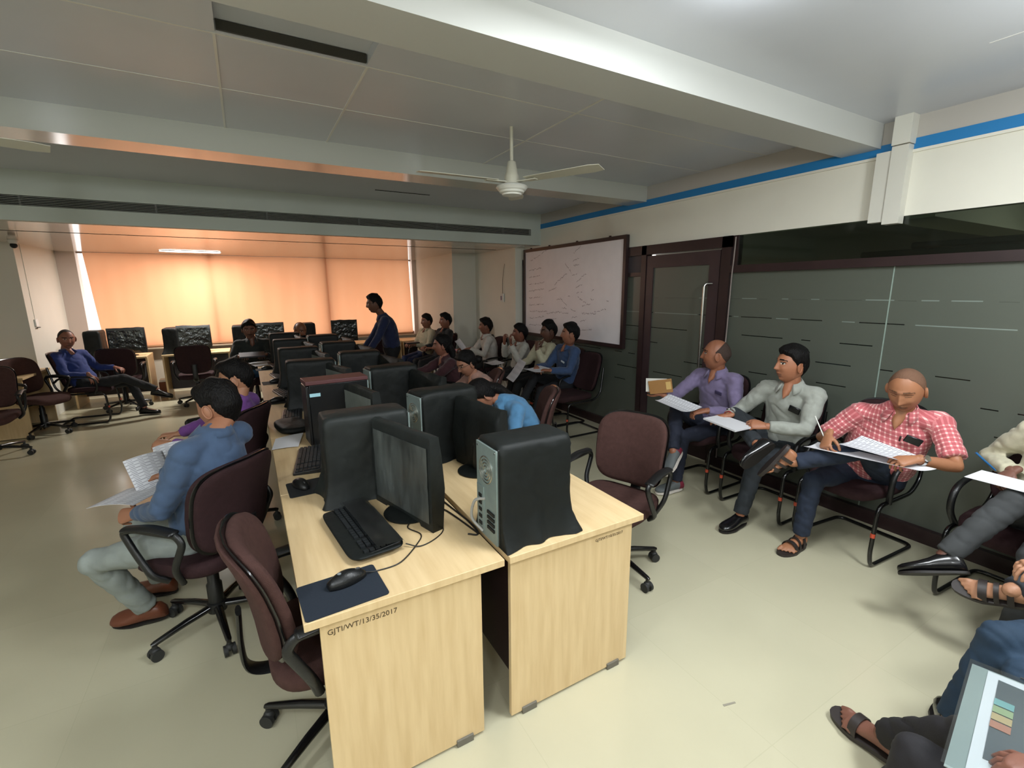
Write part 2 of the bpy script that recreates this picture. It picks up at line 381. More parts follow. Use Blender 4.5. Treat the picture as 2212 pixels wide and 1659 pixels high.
# window wall
mb = MB(); mb.box((-2.55, YF, 0), (3.32, YF+.12, .8)); struct('wall_back', mb, mat('sill_wall', 'cfc4b0', .6), smooth=False)
mb = MB()
for x in (-.53, 1.43): mb.box((x, YF+.02, .8), (x+.07, YF+.08, ZS))
mb.box((-2.55, YF+.02, .8), (3.32, YF+.08, .86)); mb.box((-2.55, YF+.02, 2.385), (3.32, YF+.08, ZS))
struct('window_1', mb, mat('window_frame_metal', '6e5a4c', .5), smooth=False)
struct('window_2', MB().box((-2.5, YF+.045, .86), (3.27, YF+.051, 2.385)), M_winglass, smooth=False)
struct('wall_back_side', MB().box((-2.55, YF-.06, .8), (-2.31, YF+.12, ZS)).box((3.235, YF-.06, .8), (3.32, YF+.12, ZS)), mat('reveal_paint', 'd0bfb4', .6), smooth=False)
struct('trim_5', MB().box((-2.55, YF-.10, .78), (3.32, YF, .80)), mat('sill_stone', 'b8a890', .4), smooth=False)
for i, (x0, x1, lb) in enumerate(((-2.14, -.485, 'orange roller blind nearest the left pillar, window end'), (-.50, 1.475, 'orange roller blind in the middle of the window'), (1.46, 3.17, 'orange roller blind at the right, behind the standing man'))):
    b = empty('window_blind', ((x0+x1)/2, YF-.03-(.025 if i == 1 else 0), .84), 0, lb, 'blind', 'orange window blinds'); hw = (x1-x0)/2
    mb = MB(); R = []
    for k in range(25):
        u = -hw+2*hw*k/24; d = .006*math.sin(k*1.7+i); t_ = u-(.08 if i == 0 and k == 0 else 0); s_ = .03 if i == 2 and k == 24 else 0; R.append([(u+s_, d, 0), (t_, d, ZS-.845), (t_, d+.0015, ZS-.845), (u+s_, d+.0015, 0)])
    mb.rings(R).build('fabric', M_blind, b)
    MB().box((-hw, -.008, -.02), (hw, .008, .005)).build('bottom_bar', mat('blind_bar', 'b58a66', .5), b)
# partition wall on the right
mb = MB(); mb.box((XR, YN, 2.215), (XR+.08, 6.56, 2.63)); struct('wall_right', mb, M_wall, smooth=False)
struct('wall_right_top', MB().box((XR, YN, 2.70), (XR+.08, 6.56, ZC+.05)), mat('upper_wall', 'b4afa8', .6), smooth=False)
struct('trim_6', MB().box((XR-.006, YN, 2.63), (XR+.07, YB, 2.70)), M_blue, smooth=False)
struct('trim_7', MB().box((XR-.016, YN, 2.612), (XR, YB, 2.63)), M_wall, smooth=False)
mb = MB(); mb.box((3.865, 1.56, 2.165), (XR-.001, 1.655, 2.66)); mb.box((3.875, 1.66, 2.185), (XR-.001, 1.745, 2.64)); mb.box((3.85, 1.555, 2.665), (XR-.001, 1.655, ZC))
struct('trim_8', mb, mat('white_casing', 'd6d4ca', .5), smooth=False)
mb = MB(); mb.box((3.91, 2.83, 0), (4.0, 2.93, 2.215)); mb.box((3.91, 3.88, 0), (4.0, 3.95, 2.215)); mb.box((3.91, YN, 1.885), (4.0, 2.83, 1.95)); mb.box((3.92, 3.95, 1.885), (4.0, 6.56, 1.93))
mb.box((3.91, 2.83, 2.115), (4.0, 6.56, 2.215)); mb.box((3.91, 6.50, 0), (4.0, 6.56, 2.2)); mb.box((3.93, 2.78, 1.95), (4.0, 2.83, 2.215))
struct('trim_9', mb, M_maroonwood, smooth=False)
mb = MB(); mb.box((3.90, YN, 0), (3.99, 2.83, .10)); mb.box((3.90, 3.95, 0), (3.99, 6.5, .10)); struct('baseboard_right', mb, M_maroonwood, smooth=False)
struct('trim_10', MB().box((3.94, 3.95, 1.93), (3.99, 6.5, 2.115)), mat('dark_infill', '4a4448', .5), smooth=False)
wins = [(YN, -1.45), (-1.44, .055), (.065, 1.565), (1.575, 2.83), (3.95, 5.2), (5.21, 6.5)]
for i, (a, b) in enumerate(wins):
    struct('window_%d' % (i+3), MB().box((3.945, a, .10), (3.957, b, 1.885)), M_frost, smooth=False)
struct('window_9', MB().box((3.945, YN, 1.95), (3.957, 2.78, 2.215)), M_clear, smooth=False)
struct('trim_11', MB().box((3.943, 1.566, .10), (3.956, 1.574, 1.885)), mat('glass_edge', '8fa096', .3), smooth=False)
# door with frosted pane and long handle
dr = empty('door_1', (3.93, 3.41, 0)); dr['kind'] = 'structure'
mb = MB(); mb.box((-.01, .37, .02), (.03, .465, 2.10)); mb.box((-.01, -.465, .02), (.03, -.35, 2.10)); mb.box((-.01, -.35, 1.97), (.03, .37, 2.10)); mb.box((-.01, -.35, .02), (.03, .37, .17))
mb.build('door_frame', mat('door_laminate', '3a2b2e', .35, var=.12, vscale=6), dr, smooth=False)
MB().box((.006, -.35, .17), (.014, .37, 1.97)).build('door_pane', M_frost, dr, smooth=False)
MB().tube(bezcorner([(-.01, -.395, 1.79), (-.075, -.36, 1.79), (-.075, -.36, .95), (-.01, -.395, .95)], .04), .0125, 10).build('door_handle', M_steel, dr)
# room behind the partition
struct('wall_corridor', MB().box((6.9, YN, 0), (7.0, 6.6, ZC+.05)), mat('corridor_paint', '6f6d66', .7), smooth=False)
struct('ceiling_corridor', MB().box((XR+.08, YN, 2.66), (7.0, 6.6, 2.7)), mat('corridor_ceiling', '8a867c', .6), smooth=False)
struct('trim_12', MB().box((4.02, 1.42, 2.2), (6.9, 1.72, 2.66)), mat('corridor_beam', 'b9b4a6', .6), smooth=False)
area('corridor_lamp_glow', (5.2, .3, 2.62), (0, 0, 0), .5, .5, 18, (1, .95, .88))
e = empty('storage_cases', (4.12, 1.1, 1.952), 0, 'black cases lying on top of the partition rail behind the glass', 'case')
MB().box((-.05, -.9, 0), (.16, .75, .05)).build('lower_case', M_dark, e, bevel=.01)
MB().box((-.04, -.5, .052), (.14, .45, .095)).build('upper_case', M_dark, e, bevel=.01)
put(MB().tube(spline([(3.92, 2.80, 2.2), (3.90, 2.79, 2.0), (3.905, 2.80, 1.85), (3.90, 2.80, 1.4), (3.902, 2.81, .9), (3.90, 2.80, .1)]), .006, 8).build('wall_cable', mat('wire', '8a7f7a', .6)), None, 'thin loose wire hanging down the post right of the glass door', 'cable')
# whiteboard
wb = empty('whiteboard', (3.895, 5.32, 1.70), 0, 'large whiteboard in a dark frame covered in faint handwriting, on the right wall', 'whiteboard')
MB().box((-.005, -1.11, -.62), (.02, 1.11, .62)).build('board_surface', M_board, wb, smooth=False)
mb = MB(); mb.box((-.018, -1.15, .615), (.03, 1.15, .66)); mb.box((-.018, -1.15, -.66), (.03, 1.15, -.615)); mb.box((-.018, -1.15, -.615), (.03, -1.105, .615)); mb.box((-.018, 1.105, -.615), (.03, 1.15, .615))
for y in (-.85, -.2, .45, .95): mb.box((-.01, y-.012, .66), (.01, y+.012, .675))
mb.build('board_frame', M_maroonwood, wb, smooth=False)
mb = MB(); rnd = random.Random(3)
def scribble(y, z, ln, slope=0, amp=.012):
    x = -.0062; p = []; n = int(ln/.012)
    for i in range(n+1):
        p.append((x, y-ln*i/n+rnd.uniform(-.004, .004), z+slope*ln*i/n+rnd.uniform(-amp, amp)))
    for i in range(len(p)-1):
        if rnd.random() < .18: continue
        a, b = Vector(p[i]), Vector(p[i+1]); d = (b-a); q = Vector((0, -d.z, d.y)).normalized()*rnd.uniform(.0016, .0032)
        f = [mb.bm.verts.new(v) for v in (a-q, a+q, b+q, b-q)]; mb.bm.faces.new(f)
for k in range(9): scribble(1.0, .34-k*.105, rnd.uniform(.3, .55), rnd.uniform(0, .12))
scribble(.95, .48, .5, .3)
for y, z, l, s_ in ((-.13, .52, .16, .5), (-.12, .42, .14, .2), (-.14, .36, .12, .1), (.05, .40, .15, -.9), (-.1, .22, .12, .3), (-.2, .14, .22, .5), (-.2, .07, .14, .3), (-.22, .0, .12, .1), (.3, .12, .3, .5), (.45, .02, .2, .3), (-.02, -.05, .05, .1), (-.5, .02, .08, .3), (-.52, -.08, .06, 0), (.12, -.2, .12, -.1), (.1, -.28, .14, 0), (-.35, -.17, .16, .2), (-.33, -.27, .3, .03), (-.6, -.24, .22, .2), (-.1, -.22, .1, -.3), (-.12, -.33, .12, .1), (-.3, -.38, .16, .2), (.5, -.3, .4, .1), (.55, -.4, .3, .1), (-.25, -.5, .3, .1), (-.83, -.1, .04, 0), (.25, -.1, .08, .1), (-.25, -.05, .2, -.5), (.15, -.08, .16, -.6)):
    scribble(y, z, l, s_)
mb.build('marker_writing', M_marker, wb, smooth=False)
# wall fittings
e = empty('wall_switch', (3.775, 6.98, 1.62), 0, 'small white switch box hanging on the wall left of the whiteboard', 'switch')
MB().box((-.02, -.05, -.07), (0, .05, .07)).build('box', M_white, e, bevel=.004)
MB().box((-.024, .0, -.04), (-.02, .035, .03)).build('display', mat('violet_display', '54507a', .3), e)
MB().tube(spline([(-.005, 0, .07), (-.01, -.02, .3), (-.005, -.08, .55)]), .003, 6).build('wire', M_cableb, e)
e = empty('security_camera', (-2.42, 8.2, 2.33), 0, 'small dark dome camera under the ceiling at the left pillar', 'camera')
MB().ball((0, 0, 0), .035).build('lens_ball', M_dark, e); MB().lathe([(.03, .02), (.05, .04), (.05, .069)]).build('mount', M_white, e)
e = empty('wall_socket', (-2.55, 8.82, 1.35), 0, 'white electrical box with a conduit on the left pillar', 'socket')
MB().box((0, -.05, -.05), (.02, .05, .05)).build('plate', M_white, e, bevel=.004); MB().box((.012, -.04, -.07), (.03, .05, -.06)).build('plug', M_dark, e)
MB().box((0, -.004, .05), (.006, .004, 1.04)).build('conduit', M_colm, e)
put(MB().tube(spline([(-2.545, 9.3, 1.33), (-2.4, 9.55, 1.33), (-2.3, 9.9, 1.36)]), .005, 6).build('curtain_cord'), None) if False else None
# lamps: recessed fitting near the window, square fittings of the near ceiling, empty lamp recess
e = empty('recessed_lamp', (-.69, 9.36, ZS), 0, 'glowing oblong lamp set in the low ceiling over the window', 'lamp')
poly = [(.33+.08*math.cos(a), .11*math.sin(a), 0) for a in [PI*(-.5+k/8) for k in range(9)]]+[(-.30, .11, 0), (-.42, .0, 0), (-.30, -.11, 0)]
MB().prism([Vector(p)+Vector((0, 0, -.012)) for p in poly], (0, 0, 0), (0, 0, .012)).build('diffuser', mat('lit_diffuser', 'fff4ea', .5, emis=6), e)
MB().prism([Vector((p[0]*1.03, p[1]*1.15, -.006)) for p in poly], (0, 0, 0), (0, 0, .006)).build('rim', M_white, e)
e = empty('lamp_recess', (.325, 2.32, ZC), 0, 'unlit rectangular lamp recess in the ceiling beside the beam', 'lamp')
mb = MB(); mb.box((-.325, -.27, .045), (.325, .26, .055)); mb.box((-.325, .258, 0), (.325, .26, .10)); mb.box((-.325, -.27, 0), (-.32, .26, .10)); mb.box((.32, -.27, 0), (.325, .26, .10)); mb.build('housing', mat('recess_panel', 'cccfd6', .28), e, smooth=False)
mb = MB(); mb.box((-.315, .243, .004), (.315, .257, .042)); mb.build('dark_edge_strip', mat('dark_edge_strip', '3a3832', .5), e)  # thin dark strip along the far edge of the recess
for (x, y), lb in (((1.30, 1.02), 'square ceiling lamp beside the near beam'), ((2.35, -.35), 'square ceiling lamp behind the camera on the right'), ((-1.1, -.9), 'square ceiling lamp added behind the camera on the left for general light')):
    e = empty('ceiling_lamp', (x, y, ZC), 0, lb, 'lamp', 'square ceiling lamps'); mb = MB()
    for a, b in (((-.31, -.31), (.31, -.285)), ((-.31, .285), (.31, .31)), ((-.31, -.285), (-.285, .285)), ((.285, -.285), (.31, .285))): mb.box((a[0], a[1], -.02), (b[0], b[1], 0))
    mb.build('lamp_frame', M_white, e)
    MB().box((-.285, -.285, -.012), (.285, .285, -.002)).build('diffuser', mat('ceiling_diffuser', 'f4f8ff', .5, emis=3), e)
for x, y, z, lb in ((1.62, 1.12, 2.70, 'added fill bulb on the ceiling by the near beam, out of view'), (2.6, .1, 2.48, 'added fill bulb hanging out of view at the right'), (-1.6, .6, 2.48, 'added fill bulb hanging out of view at the left'), (.2, -1.4, 2.48, 'added fill bulb hanging behind the camera')):  # holders for the added fill bulbs, all out of view
    e = empty('fill_bulb_holder', (x, y, ZC), 0, lb, 'lamp', 'added fill bulb holders'); MB().lathe([(.05, 0), (.05, -.012), (.022, -.02), (.02, z-ZC+.10)]).build('socket', M_white, e)
e = MB().box((1.37, 5.46, ZC-.004), (2.0, 5.475, ZC)).build('ceiling_slot', M_dark, label='short dark slot in the ceiling in front of the long grille', cat='vent')
# fans
def fan(loc, rz, label):
    f = empty('ceiling_fan', loc, rz, label, 'fan', 'ceiling fans')
    MB().tube([(0, 0, -.27), (0, 0, 0)], .012, 12).build('down_rod', M_fan, f)
    MB().lathe([(.022, .02), (.03, .015), (.042, -.06), (.05, -.075), (.054, -.13), (.035, -.135)], (0, 0, -.24)).build('motor_canopy', M_fan, f)
    MB().lathe([(.03, 0), (.07, -.005), (.107, -.018), (.112, -.028), (.105, -.034), (.103, -.038), (.098, -.046), (.088, -.05), (.085, -.062), (.07, -.068), (.068, -.078), (.03, -.086), (.004, -.088)], (0, 0, -.366), n=40).build('motor_housing', mat('white_enamel', 'dadad2', .3), f)
    for k in range(3):
        a = 2*PI*k/3; Mx = Matrix.Rotation(a, 4, 'Z'); mb = MB(); R = []
        for i in range(9):
            u = i/8; x = .12+.55*u; wd = .045+.018*u; wd *= 1 if u < .95 else .75; tl = .14
            R.append([Mx @ Vector((x, s*wd, -.352+t-s*wd*tl)) for s, t in ((-1, 0), (1, 0), (1, .003), (-1, .003))])
        mb.rings(R); mb.rings([[Mx @ Vector((x, s*.02, -.362+t)) for s, t in ((-1, 0), (1, 0), (1, .006), (-1, .006))] for x in (.04, .13, .2)])
        mb.build('blade', M_fan, f)
    return f
fan((1.71, 3.01, ZC), math.radians(-63), 'white three-blade ceiling fan above the desks')
fan((-1.46, 3.32, ZC), math.radians(16), 'white ceiling fan at the left edge, only a blade tip in view')

# ------------------------------------------------------------------ desks
def lettering(text, size, parent, M, m, name='lettering'):
    cu = bpy.data.curves.new(name, 'FONT'); cu.body = text; cu.size = size; cu.extrude = .0004
    o = bpy.data.objects.new(name+'_src', cu); C.objects.link(o); bpy.context.view_layer.update()
    me = bpy.data.meshes.new_from_object(o.evaluated_get(bpy.context.evaluated_depsgraph_get()))
    bpy.data.objects.remove(o); me.materials.clear(); me.materials.append(m)
    q = bpy.data.objects.new(name, me); put(q, parent); q.matrix_local = M; return q
DW = 1.05                                                       # desk length along the row
def make_desk(label, depth=.695, flip=False):
    """local frame: x across the desk, y along it, origin on the floor at the near left corner"""
    d = empty('computer_desk', (0, 0, 0), 0, label, 'desk', 'computer desks in the double row')
    MB().box((0, 0, .722), (depth, DW-.004, .75)).build('worktop', M_wood, d, bevel=.002)
    a, b = (.045, depth-.09) if not flip else (.012, depth-.05)
    for y in (.02, DW-.045):
        MB().box((a, y, .012), (b, y+.02, .722)).build('side_panel', M_wood, d, bevel=.001)
    for x in (a+.05, b-.12):
        MB().box((x, .012, 0), (x+.07, .05, .03)).build('panel_shoe', M_rubber, d, bevel=.002)
    x = b-.04 if not flip else a+.02
    MB().box((x, .041, .18), (x+.016, DW-.046, .721)).build('modesty_panel', M_maroonwood, d, smooth=False)
    return d
Ld = make_desk('near desk of the left row with inked inventory lettering on its end panel'); Ld.location = (.05, 1.385, 0)
lettering('GJTI/WT/13/35/2017', .026, Ld, Matrix.Translation((.065, .0195, .672)) @ Matrix.Rotation(PI/2, 4, 'X'), M_ink)
Rd = make_desk('near desk of the right row with small faded lettering at its upper right', .69, True); Rd.location = (.768, 1.385, 0)
lettering('GJTI/WT/10/35/2017', .018, Rd, Matrix.Translation((.43, .0195, .678)) @ Matrix.Rotation(PI/2, 4, 'X'), M_ink)
ordn = ['second', 'third', 'fourth', 'fifth', 'sixth']
for k in range(1, 6):
    for src, side in ((Ld, 'left'), (Rd, 'right')):
        c = copy_tree(src)
        for ch in list(c.children):
            if ch.name.startswith('lettering'): bpy.data.objects.remove(ch)
        place(c, (src.location.x, 1.385+DW*k, 0), 0, 'maple desk, %s from the camera in the %s row of the double row' % (ordn[k-1], side))
def far_desk(x, label, wd=.95):
    d = empty('computer_desk', (x, 9.27, 0), 0, label, 'desk', 'desks under the window')
    MB().box((0, 0, .722), (wd, .6, .75)).build('worktop', M_wood, d, bevel=.002)
    for q in (.0, wd-.025): MB().box((q, .03, 0), (q+.025, .58, .722)).build('side_panel', M_wood, d, smooth=False)
    MB().box((.025, .5, .1), (wd-.025, .515, .72)).build('modesty_panel', M_maroonwood, d, smooth=False); return d
for x, lb in ((-2.42, 'window desk behind the man in the blue shirt by the left pillar'), (-1.28, 'window desk with a monitor and a brown chair in front'), (-.28, 'window desk behind the man in the dark shirt'), (.72, 'window desk behind the bald man'), (1.72, 'window desk behind the standing man'), (2.3, 'last window desk beside the right pillar')):
    if x == 2.3: x = 2.70; far_desk(x, lb, .6)
    else: far_desk(x, lb)
d = empty('side_desk', (-3.40, 7.66, 0), 0, 'pale desk with a plain end panel at the left edge of the room', 'desk')
MB().box((0, 0, .722), (.97, .92, .75)).build('worktop', M_wood, d, bevel=.002)
MB().box((.02, .02, .01), (.95, .045, .722)).build('side_panel', M_wood, d, smooth=False); MB().box((.02, .88, .01), (.95, .905, .722)).build('side_panel', M_wood, d, smooth=False)

# ------------------------------------------------------------------ chairs
def R4(ax, deg): return Matrix.Rotation(math.radians(deg), 4, ax)
def make_task(fab, label, rimc=None):
    t = empty('task_chair', (0, 0, 0), 0, label, 'chair', 'castor chairs with looped arms')
    b = MB(); b.lathe([(.03, .0), (.045, .01), (.045, .06), (.03, .07)], (0, 0, .075)); b.build('hub', M_blackpl, t)
    for k in range(5):
        a = 2*PI*k/5+.3; c, s = math.cos(a), math.sin(a)
        lg = MB().tube([(c*.03, s*.03, .115), (c*.15, s*.15, .105), (c*.29, s*.29, .085), (c*.305, s*.305, .083)], [(.017, .022), (.016, .019), (.013, .014), (.008, .01)], 10, (0, 0, 1)).build('leg', M_blackmet, t)
        m = MB(); side = Vector((-s, c, 0)); cen = Vector((c*.292, s*.292, .028))
        for q in (-1, 1): m.tube([cen+side*(.009*q), cen+side*(.026*q)], .0275, 16, round_=False)
        m.tube([cen+Vector((0, 0, .02)), cen+Vector((0, 0, .06))], .011, 8); m.ball(cen+Vector((0, 0, .016)), (.022, .022, .02), 10, 7)
        m.build('caster', M_tire, lg)
    MB().lathe([(.036, .0), (.036, .12), (.028, .13), (.028, .21), (.02, .22), (.02, .27)], (0, 0, .12)).build('gas_column', M_blackpl, t)
    m = MB().box((-.09, -.12, .385), (.09, .12, .41)); m.tube([(.08, 0, .392), (.2, .02, .385)], .006, 8); m.tube([(0, -.1, .39), (0, -.2, .385)], [.018, .03], 10)
    m.build('tilt_mechanism', M_blackpl, t)
    MB().pad(.48, .47, .075, lambda u, v, d: (u, v+.02, .447+d-(.035*sm((v-.13)/.12))), bend=.012, n=44, p=3.6).build('seat', fab, t)
    def bk(off):
        def f(u, v, d):
            y = -.235-.10*(v/.46)+.05*(u*u)/(.23*.23)-off; return (u, y-d+.03*math.cos(v*6), .735+v)
        return f
    MB().pad(.455, .44, .05, lambda u, v, d: bk(0)(u, v, -d), n=52, p=4.2, taper=.10).build('backrest', fab, t)
    MB().pad(.47, .455, .012, lambda u, v, d: bk(.026)(u, v, -d), n=52, p=4.2, taper=.10).build('backrest_rim', M_blackmet, t)
    MB().pad(.45, .435, .03, lambda u, v, d: bk(.040)(u, v, -d), n=52, p=4.2, taper=.10).build('back_shell', rimc or fab, t)
    MB().tube(spline([(0, -.08, .40), (0, -.2, .395), (0, -.27, .43), (0, -.285, .52), (0, -.265, .66)]), (.04, .012), 10, (1, 0, 0)).build('back_support', M_blackpl, t) if False else MB().tube(spline([(0, -.08, .40), (0, -.2, .395), (0, -.275, .43), (0, -.29, .52), (0, -.285, .66)]), [(.035, .01)]*25, 10, (1, 0, 0)).build('back_support', M_blackpl, t)
    for s_ in (-1, 1):
        x = .275*s_; p = bezcorner([(x*.82, .0, .405), (x, .03, .45), (x, .10, .55), (x, .165, .665), (x, .10, .685), (x, -.14, .68), (x, -.17, .64), (x, -.10, .50), (x*.82, -.08, .405)], .06, 5)
        m = MB().tube(p, [(.014, .018)]*len(p), 10, (1, 0, 0)); m.tube(spline([(x, .14, .682), (x, .0, .70), (x, -.13, .69)]), [(.028, .012)]*13, 10, (1, 0, 0), round_=True)
        m.build('armrest', M_blackpl, t)
    return t
def make_cant(fab, label, arms=True):
    t = empty('cantilever_chair', (0, 0, 0), 0, label, 'chair', 'cantilever chairs along the walls')
    half = [(0, -.30, .013), (.235, -.30, .013), (.245, .22, .013), (.245, .245, .10), (.245, .225, .42), (.235, -.16, .425), (.225, -.27, .50), (.20, -.33, .80)]
    p = bezcorner(half, .06, 6); full = [Vector((-q[0], q[1], q[2])) for q in reversed(p[1:])]+p
    fr = MB().tube(full, .0125, 10).build('frame', M_blackmet, t)
    for s_ in (-1, 1): MB().tube([(.2455*s_, .2445, .215), (.2455*s_, .2435, .240)], .0131, 12).build('sticker', M_red, fr)
    MB().pad(.46, .46, .07, lambda u, v, d: (u, v+.03, .462+d-(.03*sm((v-.13)/.12))), bend=.01, n=44, p=3.6).build('seat', fab, t)
    def bf(off): return lambda u, v, d: (u, -.26-.14*(v/.5)+.045*(u*u)/(.05)-off+d, .74+v)
    MB().pad(.45, .46, .05, bf(0), n=48, p=4, taper=.06).build('backrest', fab, t)
    MB().pad(.462, .475, .014, bf(.028), n=48, p=4, taper=.06).build('back_shell', M_blackpl, t)
    if arms:
        for s_ in (-1, 1):
            x = .265*s_; p = spline([(x*.93, .12, .42), (x, .16, .52), (x, .13, .63), (x, -.02, .665), (x, -.2, .65), (x*.93, -.27, .60)], 6)
            MB().tube(p, [(.018, .013)]*len(p), 10, (1, 0, 0), round_=True).build('armrest', M_blackpl, t)
    return t
T0 = make_task(M_fabric, ''); T1 = make_task(M_fabric2, '')
K0 = make_cant(M_fabric2, '')
used = set()
def chair(src, x, y, face, label, group=None):
    """face = direction the sitter looks, degrees in plan"""
    o = src if src.name not in used else copy_tree(src); used.add(src.name)
    return place(o, (x, y, 0), math.radians(face-90), label, group=group)
chair(T0, .15, 1.72, 3, 'brown castor chair seen edge-on, tucked under the near left desk')
chair(T0, 1.87, 2.02, 200, 'empty brown castor chair at the right side of the near right desk')
chair(T1, -.30, 2.68, 138, 'maroon castor chair under the man in the blue-grey shirt, back to the desks')
chair(T1, -.25, 3.79, 150, 'maroon castor chair under the person in the purple top')
chair(T1, -.32, 4.88, 165, 'empty maroon castor chair beyond the person in the purple top')
chair(T0, 1.88, 3.18, 152, 'brown castor chair under the woman in the blue shirt')
chair(T0, 1.92, 4.20, 158, 'brown castor chair under the woman with glasses')
chair(T0, 2.0, 5.22, 160, 'brown castor chair under the woman in the maroon top')
chair(T0, -2.52, 6.92, -82, 'brown castor chair in front of the pale desk at the left edge')
chair(T0, -2.38, 7.86, -30, 'brown castor chair with ring arms behind the pale desk end panel')
chair(T1, -.80, 8.80, 92, 'maroon castor chair at the window desk with the shiny wrapped monitor')
chair(T1, -1.75, 8.95, 90, 'maroon castor chair behind the man in the blue shirt by the left pillar')
chair(T1, .02, 7.98, -90, 'castor chair under the man in the dark shirt at the row end')
chair(T1, .78, 8.20, -75, 'castor chair under the bald man at the row end')
chair(T1, 2.0, 8.6, 95, 'dark castor chair behind the standing man')
chair(K0, -2.0, 8.33, -4, 'cantilever chair under the man in the blue shirt by the left pillar')
chair(K0, 3.50, 1.42, 176, 'cantilever chair under the man in the red checked shirt')
chair(K0, 3.50, 2.03, 180, 'cantilever chair under the man in the grey shirt')
chair(K0, 3.50, 2.66, 180, 'cantilever chair under the man in the purple shirt')
K1 = make_cant(M_fabric2, '', False)
chair(K1, 3.40, 4.52, 180, 'empty cantilever chair beside the man with the blue shirt and name badge')
chair(K0, 3.50, 4.97, 180, 'cantilever chair under the man with the blue shirt and name badge')
chair(K0, 3.50, 5.50, 180, 'cantilever chair under the man with his hand on his chin')
chair(K0, 3.50, 6.10, 180, 'cantilever chair under the man with raised fingers')
chair(K0, 3.40, 6.92, 180, 'cantilever chair under the man leaning forward in a white shirt')
chair(K0, 3.44, 7.49, 180, 'empty cantilever chair left of the man leaning forward in white')
chair(K0, 2.98, 8.04, 195, 'cantilever chair under the man in the black shirt by the right pillar')
chair(K0, 2.92, 8.70, 195, 'cantilever chair under the man in the cream shirt by the window')
chair(K0, 3.48, .62, 178, 'cantilever chair at the right edge under the person with a blue pen')
chair(K0, 2.52, .02, 136, 'cantilever chair under the person in blue jeans, bottom right')
chair(K0, 3.48, .0, 178, 'cantilever chair beyond the right edge under the sandalled person')
chair(K0, 1.55, -.12, 82, 'cantilever chair under the person holding the clear folder')

# ------------------------------------------------------------------ computers
def rrect(hx, hy, r, n=6, z=0, dx=0, dy=0, wob=0, sd=0):
    o = []
    for cx, cy, a0 in ((hx-r, hy-r, 0), (-hx+r, hy-r, 90), (-hx+r, -hy+r, 180), (hx-r, -hy+r, 270)):
        for k in range(n+1):
            a = math.radians(a0+90*k/n); o.append((cx+r*math.cos(a)+dx, cy+r*math.sin(a)+dy))
    out = []
    for i, (x, y) in enumerate(o):
        f = 1+wob*noise.noise(Vector((x*9+sd, y*9, z*6+sd)))
        out.append(Vector((x*f, y*f, z)))
    return out
def densify(ring, n=64):
    P = ring+[ring[0]]; L = [0]
    for i in range(len(P)-1): L.append(L[-1]+(P[i+1]-P[i]).length)
    out = []; j = 0
    for k in range(n):
        d = L[-1]*k/n
        while L[j+1] < d: j += 1
        t = (d-L[j])/max(1e-9, L[j+1]-L[j]); out.append(P[j].lerp(P[j+1], t))
    return out
def make_tower(label, cover=True, ln=.36, sd=0, cm=None, detail=False):
    t = empty('desktop_computer', (0, 0, 0), 0, label, 'computer tower', 'desktop computers on the double row')
    hl = ln/2
    MB().box((-hl, -.088, .008), (hl, .088, .405)).build('case', M_pcblack, t, bevel=.003)
    b = MB().box((-hl-.008, -.086, .01), (-hl, .086, .40))
    b.box((-hl-.012, .02, .04), (-hl-.007, .08, .22)); bp = b.build('rear_panel', M_galv, t, bevel=.001)
    m = MB()
    for rr in (.012, .022, .032, .042): m.tube([(-hl-.0095, .0+rr*1.3*math.cos(a*PI/12), .30+rr*1.3*math.sin(a*PI/12)) for a in range(24)], .0026, 6, close=True)
    m.build('fan_grille', M_steel, bp)
    if detail:
        for k in range(4): MB().box((-hl-.014, -.07, .06+k*.022), (-hl-.008, -.012, .072+k*.022)).build('expansion_slot', M_dark, bp, smooth=False)
        for k in range(5): MB().box((-hl-.015, .035, .05+k*.03), (-hl-.011, .06, .065+k*.03)).build('port', M_dark, bp, smooth=False)
        for y_, z_ in ((-.078, .39), (.07, .385), (.075, .02)): MB().tube([(-hl-.011, y_, z_), (-hl-.007, y_, z_)], .004, 8).build('screw', M_steel, bp)
    MB().box((hl, -.085, .01), (hl+.02, .085, .40)).build('front_bezel', M_blackpl, t, bevel=.006)
    if cover:
        R = []; rn = random.Random(sd)
        for q0 in range(22):
            z = .002+.40*q0/19 if q0 < 20 else (.416, .4215)[q0-20]; lowf = max(0, 1-z/.20)
            ox = .004+.026*lowf**3 if q0 < 19 else (.001, -.005, -.020)[q0-19]
            ring = densify(rrect(hl+.012+ox*.6, .098+ox, .014 if z < .4 else .026, 6, z, .012), 96); q = []
            for i, p in enumerate(ring):
                d = Vector((p.x, p.y, 0)).normalized(); per = i/96*2*PI
                fold = math.sin(per*9+sd*2+z*5)*.5+math.sin(per*5+sd+z*9)*.6+noise.noise(Vector((p.x*14+sd, p.y*14, z*4)))*1.2
                cr = noise.noise(Vector((p.x*10+z*9+sd, p.y*10-z*6, z*8)))
                nn = fold*.0075*lowf**1.5+.0045*fold*.4*(1 if z < .39 else .3)+(max(0, 1-abs(cr)*5)**2)*-.004*(z < .4)
                cor = (abs(p.x-.012)/(hl+.012))**6*(abs(p.y)/.1)**6; nn += .022*min(1.2, cor)*lowf**2
                p = p+d*nn; p.z += (noise.noise(Vector((p.x*6+sd, p.y*6, 1)))*.006 if z > .3 else 0)
                p.x = max(p.x, -hl+.004 if z < .395 else -hl-.012); p.z = max(p.z, .001); q.append(p)
            R.append(q)
        mb = MB(); mb.rings(R); mb.build('cloth_cover', cm or M_cover, t, smooth=80)
    return t
